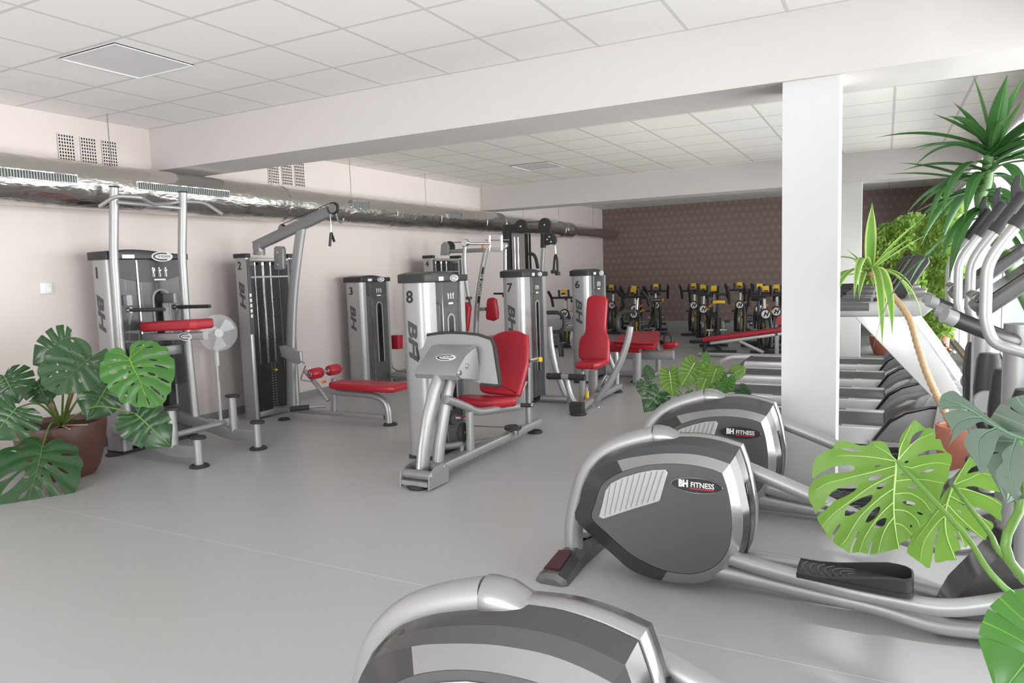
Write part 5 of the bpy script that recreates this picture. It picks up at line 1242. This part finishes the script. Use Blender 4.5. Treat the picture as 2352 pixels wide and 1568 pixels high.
# monstera behind the ellipticals
pm = V((-1.15, 5.25, 0))
r_ = thing('potted_monstera', pm, 'bright green monstera standing behind the ellipticals, left of the white column', 'plant')
pot(r_, pm, .22, .32, terra, .7)
cr = pm+V((0, 0, .30))
k7 = K(1200, 580, .2636)
for j, t, m, kw in (((1280, 1035), (1310, 1250), leaf_light, dict(wl=.40, wr=.42, cut=.02, holes=0)),
                    ((1500, 960), (1380, 1170), leaf_light, dict(wl=.45, wr=.40, cut=.1, holes=.3)),
                    ((1645, 1010), (1530, 1255), leaf_light, dict(wl=.40, wr=.36, cut=.36, start=.3, n=6)),
                    ((1690, 1010), (1640, 1150), leaf_light, dict(wl=.5, wr=.55, cut=.02, holes=0)),
                    ((1790, 1090), (1740, 1235), leaf_mid, dict(wl=.5, wr=.5, cut=.02, holes=0)),
                    ((1845, 1050), (1950, 1000), leaf_light, dict(wl=.6, wr=.6, cut=.2)),
                    ((1590, 885), (1625, 990), leaf_mid, dict(wl=.3, wr=.3, cut=.02)),
                    ((1110, 1080), (1080, 970), leaf_dark, dict(wl=.5, wr=.4, cut=.05)),
                    ((1070, 1130), (1040, 1260), leaf_dark, dict(wl=.55, wr=.6, cut=.4, start=.3, n=5)),
                    ((1190, 1210), (1060, 1390), leaf_dark, dict(wl=.45, wr=.5, cut=.42, start=.25, n=5)),
                    ((1215, 1240), (1180, 1400), leaf_dark, dict(wl=.5, wr=.5, cut=.4, start=.3, n=5)),
                    ((1890, 1190), (1990, 1270), leaf_dark, dict(wl=.6, wr=.5, cut=.25)),
                    ((1480, 1230), (1400, 1290), leaf_mid, dict(wl=.5, wr=.5, cut=.2)),
                    ((1700, 1270), (1830, 1300), leaf_dark, dict(wl=.4, wr=.4, cut=.1))):
    J, T = k7(j, t); yj = 5.2+random.uniform(-.12, .12)
    lf(r_, yj, J, yj-.06, T, toward(pm, .35, random.uniform(-.2, .2)), m, cr, .006, seed=int(j[0]), **kw)

# ---------------------------------------------------------------- big monstera at the right edge, beside the viewer
pf = V((.80, 2.42, 0))
rf = thing('potted_monstera', pf, 'monstera at the right edge with light green leaves hanging over the ellipticals', 'plant')
pot(rf, pf, .20, .30, terra, .7)
cf = pf+V((0, 0, .28))
def fleaf(yj, j, yt, t, N, m, hub, r=.010, **k):
    J = P('y', yj, *j); T = onplane(J, N, t); monstera_leaf(rf, J, T, N, m, **k)
    q = [cf]+[V(h) for h in hub]+[J]; stem(rf, q, r)
kg = K(1830, 900, .28697); vlt = mat('vein_light', (.42, .58, .20), .4); vsh = mat('vein_shine', (.16, .28, .18), .35)
J1 = P('y', 2.30, *kg((800, 550))[0]); J2 = P('y', 2.42, *kg((1250, 742))[0]); J3 = P('y', 1.62, *kg((1800, 390))[0])
traced_leaf(rf, J1, (.10, -.99, .12), kg, [(798, 546), (816, 520), (815, 470), (820, 400), (842, 338), (890, 280), (940, 224), (955, 228), (985, 252), (1030, 290), (1060, 284), (1095, 300), (1112, 345), (1110, 376), (1145, 376), (1157, 402), (1172, 442), (1202, 480), (1236, 502), (1240, 560), (1222, 620), (1216, 690), (1182, 735), (1162, 790), (1146, 850), (1120, 918), (1085, 960), (1060, 1000), (1036, 1040), (1020, 1070), (962, 1108), (930, 1150), (880, 1190), (832, 1215), (826, 1266), (805, 1258), (760, 1270), (680, 1290), (592, 1304), (590, 1280), (606, 1215), (600, 1200), (580, 1255), (570, 1300), (545, 1294), (480, 1288), (445, 1292), (452, 1240), (500, 1130), (492, 1118), (452, 1200), (428, 1275), (424, 1294), (400, 1278), (340, 1242), (288, 1196), (310, 1140), (352, 1070), (336, 1058), (290, 1128), (268, 1182), (230, 1122), (182, 1052), (162, 1005), (200, 970), (270, 905), (310, 862), (235, 900), (170, 952), (150, 978), (130, 920), (100, 868), (92, 800), (110, 750), (128, 715), (152, 700), (230, 664), (330, 646), (430, 636), (466, 608), (430, 583), (300, 597), (200, 640), (128, 694), (124, 650), (130, 600), (145, 542), (180, 502), (240, 466), (300, 447), (290, 425), (330, 395), (380, 387), (440, 405), (500, 424), (560, 424), (600, 402), (650, 388), (700, 400), (732, 442), (755, 490), (784, 534)],
   [lens(618, 594, 682, 584, 8), lens(570, 702, 682, 664, 19), lens(638, 774, 712, 728, 17), lens(860, 565, 894, 550, 9), lens(832, 660, 880, 645, 12), lens(884, 765, 968, 752, 12), lens(842, 880, 950, 895, 17), [(228, 884), (280, 802), (380, 752), (490, 738), (462, 790), (380, 838), (290, 872)], [(385, 990), (402, 922), (452, 880), (530, 842), (605, 820), (590, 872), (528, 922), (455, 975)], [(550, 1046), (580, 982), (622, 934), (666, 915), (655, 972), (610, 1024)], [(625, 1092), (642, 1042), (682, 1013), (718, 1010), (704, 1062), (660, 1090)], lens(980, 650, 1100, 617, 10), lens(910, 1060, 920, 1084, 9), [(906, 428), (916, 370), (950, 326), (1012, 302), (1000, 330), (962, 380)], [(960, 510), (1020, 476), (1100, 458), (1190, 480), (1120, 490), (1040, 500)], [(330, 446), (400, 450), (470, 455), (526, 470), (460, 478), (380, 462)], lens(960, 960, 1010, 980, 8)],
   [[(798, 556), (786, 700), (776, 850), (780, 1000), (800, 1150), (822, 1262)], [(795, 552), (600, 520), (420, 508), (320, 512)], [(792, 590), (600, 640), (400, 690), (250, 730), (150, 790)], [(780, 660), (600, 750), (420, 880), (280, 990), (205, 1085)], [(776, 770), (650, 860), (500, 1010), (400, 1180), (350, 1238)], [(776, 880), (690, 960), (610, 1060), (540, 1180), (505, 1285)], [(780, 1000), (720, 1080), (680, 1180), (655, 1288)], [(802, 550), (880, 460), (960, 385), (1085, 330)], [(806, 560), (900, 605), (1000, 582), (1120, 565), (1235, 585)], [(794, 710), (900, 698), (1020, 700), (1180, 730)], [(784, 815), (900, 808), (1010, 870), (1070, 950)], [(779, 940), (880, 955), (960, 1020), (985, 1080)], [(788, 1050), (850, 1070), (925, 1145)], [(796, 546), (730, 490), (620, 425)], [(812, 535), (835, 430), (915, 265)]], leaf_light, vlt, droop=.25, r=.0017)
traced_leaf(rf, J2, (.1, -.99, .1), kg, [(1250, 738), (1265, 690), (1300, 640), (1342, 585), (1385, 513), (1412, 545), (1452, 578), (1400, 602), (1362, 650), (1420, 638), (1500, 632), (1560, 640), (1602, 668), (1604, 705), (1645, 782), (1685, 822), (1620, 800), (1500, 776), (1420, 752), (1348, 762), (1440, 800), (1550, 832), (1620, 868), (1646, 902), (1632, 960), (1642, 1032), (1590, 1005), (1500, 942), (1400, 905), (1300, 868), (1390, 950), (1500, 1012), (1562, 1040), (1576, 1082), (1525, 1135), (1512, 1188), (1450, 1150), (1350, 1080), (1390, 1170), (1350, 1252), (1322, 1190), (1242, 1108), (1288, 1180), (1314, 1252), (1262, 1282), (1285, 1345), (1200, 1350), (1110, 1366), (1108, 1250), (1140, 1100), (1130, 1092), (1096, 1240), (1066, 1412), (1000, 1375), (930, 1325), (882, 1282), (905, 1200), (940, 1130), (1000, 1060), (1060, 1000), (1095, 950), (1150, 850), (1205, 770)],
   [lens(1290, 862, 1340, 895, 8), lens(1280, 940, 1318, 962, 8)],
   [[(1250, 745), (1205, 880), (1188, 1000), (1200, 1150), (1270, 1338)], [(1255, 735), (1310, 640), (1380, 530)], [(1258, 738), (1380, 690), (1480, 650), (1590, 680)], [(1248, 760), (1400, 790), (1550, 850), (1635, 905)], [(1225, 830), (1350, 900), (1480, 1000), (1570, 1075)], [(1205, 900), (1300, 1000), (1420, 1110), (1500, 1175)], [(1192, 1000), (1280, 1090), (1345, 1230)], [(1190, 985), (1120, 1050), (1020, 1200), (990, 1360)], [(1200, 890), (1120, 960), (960, 1180)]], leaf_light, vlt, droop=.2, r=.0016)
traced_leaf(rf, J3, (-.22, -.80, .56), kg, [(1830, 372), (1760, 345), (1690, 312), (1600, 250), (1500, 172), (1400, 85), (1310, 20), (1250, -25), (1190, -15), (1148, 10), (1134, 60), (1134, 132), (1190, 122), (1300, 132), (1400, 150), (1470, 185), (1400, 142), (1290, 132), (1210, 148), (1165, 172), (1200, 222), (1238, 300), (1240, 370), (1208, 428), (1290, 345), (1370, 292), (1450, 245), (1510, 240), (1600, 300), (1550, 298), (1450, 292), (1382, 318), (1345, 368), (1343, 430), (1388, 500), (1438, 580), (1474, 660), (1502, 620), (1560, 522), (1590, 450), (1610, 385), (1645, 345), (1700, 372), (1765, 392), (1695, 438), (1640, 500), (1652, 558), (1602, 620), (1598, 690), (1650, 762), (1722, 832), (1772, 882), (1792, 762), (1830, 690), (1900, 600), (1930, 450), (1890, 390)],
   [], [[(1850, 390), (1680, 322), (1500, 210), (1350, 110), (1160, 30)], [(1480, 200), (1380, 200), (1280, 240), (1225, 330)], [(1600, 285), (1500, 330), (1450, 420), (1465, 600)], [(1760, 370), (1720, 480), (1700, 620), (1760, 840)], [(1450, 170), (1300, 100), (1150, 110)]], leaf_shine, vsh, droop=.5, r=.0016)
for Jx, hub in ((J1, [P('y', 2.0, 2352, 1385), P('y', 2.15, 2210, 1220)]), (J2, [P('y', 2.1, 2352, 1318), P('y', 2.25, 2270, 1220)]), (J3, [P('y', 1.65, 2420, 1250)])):
    stem(rf, [cf]+hub+[Jx], .0095)
fleaf(1.70, (2400, 960), 0, (2310, 1150), (-.2, -.8, .5), leaf_shine, [P('y', 1.7, 2420, 1200)], .012, wl=.5, wr=.5, n=5, cut=.16, holes=0, droop=.4, seed=14)
stem(rf, [cf, P('y', 1.8, 2352, 1330), P('y', 1.8, 2345, 1150), P('y', 1.8, 2330, 1000)], .012)

pf2 = V((.74, .72, 0)); rf2 = thing('potted_monstera', pf2, 'monstera beside the viewer, one dark leaf poking into the bottom right corner', 'plant')
pot(rf2, pf2, .18, .28, terra, .7)
J5 = P('y', .98, 2425, 1440); monstera_leaf(rf2, J5, onplane(J5, (-.2, -.8, .5), (2290, 1600)), (-.2, -.8, .5), leaf_mid, wl=.6, wr=.6, n=5, cut=.02, holes=0, droop=.2, seed=15)
stem(rf2, [pf2+V((0, 0, .25)), pf2+V((0, .05, .7)), J5], .009)

# ---------------------------------------------------------------- strap-leaved dracaenas
def strap(parent, base, d, L, wd, droop, m, n=14):
    d = V(d).normalized(); p = V(base); mb = MB(); mb.uv = []; st = L/n; up = V((0, 0, 1))
    for i in range(n+1):
        t = i/n; s = d.cross(up)
        if s.length < .05: s = d.cross(V((1, 0, 0)))
        s.normalize(); nn = s.cross(d).normalized(); w = wd*(math.sin(PI*min(1, .12+t*.88))**.6)*(1-t**6)+.0006
        for j, a in enumerate((-1, -.5, 0, .5, 1)):
            mb.v.append(p+s*a*w/2+nn*abs(a)*w*.18); mb.uv.append((j/4, t))
        d = (d+V((0, 0, -droop*st))).normalized(); p = p+d*st
    for i in range(n):
        for j in range(4): q = i*5+j; mb.f.append((q, q+1, q+6, q+5))
    return mb.build('leaf', m, parent, ang=70)
pt = V((.86, 4.98, 0))
ry = thing('potted_dracaena', pt, 'tall green dracaena with long strap leaves by the window, above the ellipticals', 'plant')
pot(ry, pt, .17, .30, terra, .7)
top = P('y', 4.75, 2276, 345)
tk = [pt+V((0, 0, .26)), V((.84, 4.95, .9)), P('y', 4.75, 2262, 500), P('y', 4.75, 2265, 420), top]
MB().tube(catmull(tk, 6), .03, 12).build('trunk', mat('trunk_green', (.12, .22, .08), .6, 0, noise=(40, .3)), ry)
rnd = random.Random(5)
tg = [((2190, 240), 0), ((2148, 268), 0), ((2235, 175), 0), ((2312, 180), 1), ((2352, 180), 1), ((2352, 230), 1), ((2400, 320), 0), ((2210, 335), 1), ((2395, 260), 0)]
for i, (q, b) in enumerate(tg):
    e = P('y', 4.75+rnd.uniform(-.25, .1), *q); b0 = top+V((0, 0, rnd.uniform(-.08, .03))); L = (e-b0).length
    strap(ry, b0, (e-b0).normalized()+V((0, 0, .12)), L*1.05, .085, .45, strap_green)
for i in range(46):
    t = rnd.random(); z = top.lerp(tk[2], t); a = rnd.uniform(0, 2*PI); el_ = .7-1.0*t+rnd.uniform(-.2, .25)
    strap(ry, z, V((math.cos(a), math.sin(a)*.8, el_)), rnd.uniform(.42, .62), rnd.uniform(.045, .07), rnd.uniform(1.5, 4.5) if t > .25 else rnd.uniform(.8, 2.2), strap_green)
for q in ((2075, 382), (2050, 405), (2110, 500), (2150, 400)):
    e = P('y', 4.6, *q); b0 = P('y', 4.75, 2266, 430); strap(ry, b0, (e-b0).normalized()+V((0, 0, .25)), (e-b0).length*1.1, .05, .8, strap_green)
for q in ((2240, 860), (2200, 790), (2215, 830), (2180, 760), (2190, 640)):
    b0 = P('y', 4.75, 2250, 560); e = P('y', 4.85, *q); strap(ry, b0, V((-.35, 0, .1)), .9, .045, 3.2, strap_green)

pv = V((.46, 5.30, 0))
rv = thing('potted_dracaena', pv, 'variegated dracaena with bare ringed trunk leaning out of tall terracotta pot', 'plant')
pot(rv, pv, .155, .43, terra, .62, .025)
tkv = [pv+V((-.04, 0, .38))]+[P('y', 5.3, *q) for q in ((2160, 925), (2130, 860), (2108, 795), (2090, 735), (2060, 690), (2020, 648), (1998, 625))]
tq = catmull(tkv, 9); MB().tube(tq, .018, 12, scale=[1.2-.35*i/len(tq)+(.24 if i % 2 else 0) for i in range(len(tq))]).build('trunk', stemb, rv)
hd_ = tkv[-1]; rnd = random.Random(9)
for q, w_ in (((2003, 470), .07), ((2110, 505), .05), ((2090, 548), .05), ((2128, 680), .055), ((2015, 770), .06), ((1990, 760), .05), ((1972, 760), .045), ((1955, 720), .05), ((1945, 575), .03), ((1925, 640), .04), ((2005, 790), .05), ((1960, 600), .04), ((2140, 530), .035)):
    e = P('y', 5.2+rnd.uniform(-.1, .1), *q); d = e-hd_; L = d.length
    if d.z < -.05: strap(rv, hd_, V((d.x*2.2, d.y*1.5, .25)), L*1.45, w_, 5.5, strap_varie)
    else: strap(rv, hd_, d.normalized()+V((0, 0, .10)), L*1.04, w_, .5, strap_varie)
for i in range(10):
    a = rnd.uniform(0, 2*PI); strap(rv, hd_, V((math.cos(a), math.sin(a), .5)), rnd.uniform(.3, .42), .04, rnd.uniform(4, 7), strap_varie)

# ---------------------------------------------------------------- weeping figs in the back room
def ficus(loc, blobs, n, seed, label, potm, pr, ph):
    r = thing('potted_ficus', loc, label, 'plant'); pot(r, loc, pr, ph, potm, .75)
    rnd = random.Random(seed); z1 = min(b[0].z for b in blobs)
    base = V(loc)+V((0, 0, ph*.85)); tips = []
    for c, s in blobs:
        st_ = stem(r, [base, base.lerp(c, .45)+V((rnd.uniform(-.05, .05), 0, .12)), c], .02, bark, 'branch', .3)
    mb = MB()
    for i in range(n):
        c, s = rnd.choices(blobs, [b[1].x*b[1].z for b in blobs])[0]
        while True:
            u = V((rnd.uniform(-1, 1), rnd.uniform(-1, 1), rnd.uniform(-1, 1)))
            if u.length < 1: break
        p = c+V((u.x*s.x, u.y*s.y, u.z*s.z)); a = rnd.uniform(0, 2*PI)
        d = V((math.cos(a)*.6, math.sin(a)*.6, -rnd.uniform(.2, 1.1))).normalized(); l = rnd.uniform(.07, .12)
        sd = d.cross(V((rnd.uniform(-1, 1), rnd.uniform(-1, 1), rnd.uniform(-1, 1)))).normalized(); w_ = l*.24
        nn = sd.cross(d)*.12*l
        mb.add([p, p+d*l*.45+sd*w_+nn, p+d*l, p+d*l*.45-sd*w_+nn, p+d*l*.45], [(0, 1, 4), (1, 2, 4), (2, 3, 4), (3, 0, 4)])
    mb.uv = [(.2, 0)]*len(mb.v)
    o = mb.build('foliage', ficus_leaf, r, ang=20); o['kind'] = 'stuff'
    return r
b = lambda y, px, py, sx, sz: (P('y', y, px, py), V((sx, .35, sz)))
ficus((.22, 14.2, 0), [b(14.2, 2035, 560, .32, .38), b(14.1, 2095, 530, .36, .35), b(14.2, 2010, 640, .22, .30), b(14.1, 2080, 640, .34, .38), b(14.2, 2130, 600, .25, .45)], 4200, 3, 'bushy light green weeping fig left of the window in the back room', terra, .2, .3)
ficus((.72, 12.3, 0), [b(12.3, 2160, 540, .30, .42), b(12.3, 2175, 640, .26, .42), b(12.2, 2150, 730, .28, .30), b(12.2, 2180, 470, .2, .18)], 3600, 4, 'weeping fig nearest the window in the back room, in tall terracotta pot', terra, .16, .45)
pk = P('y', 12.5, 2028, 798); pk.z = 0
rp_ = thing('round_planter', pk+V((0, .2, 0)), 'empty-looking round terracotta bowl on the floor behind the last treadmill', 'planter')
pot(rp_, pk+V((0, .2, 0)), .20, .30, terra, .6)
rs_ = thing('bauble_cluster', (.66, 11.0, 0), 'cluster of shiny silver and copper balls on the floor near the window', 'decoration')
rnd = random.Random(2)
cu = mat('copper_ball', (.5, .2, .1), .12, 1); bx_ = P('y', 11.0, 2163, 812)
rs_.location = (bx_.x, 11.0, 0)
MB().tube([(bx_.x, 11.0, 0), (bx_.x, 11.0, bx_.z)], .02, 10).build('holder', dark, rs_)
MB().disc((bx_.x, 11.0, .01), ZA, .09, .02, 20).build('holder_foot', dark, rs_)
for i in range(26):
    p = bx_+V((rnd.gauss(0, .055), rnd.gauss(0, .05), rnd.gauss(0, .06))); rr = rnd.uniform(.02, .036)
    MB().lathe([(rr*math.sin(a), -rr*math.cos(a)) for a in [PI*k/8 for k in range(1, 8)]], p, ZA, 12).build('ball', rnd.choice([chrome, cu, chrome, dark]), rs_)
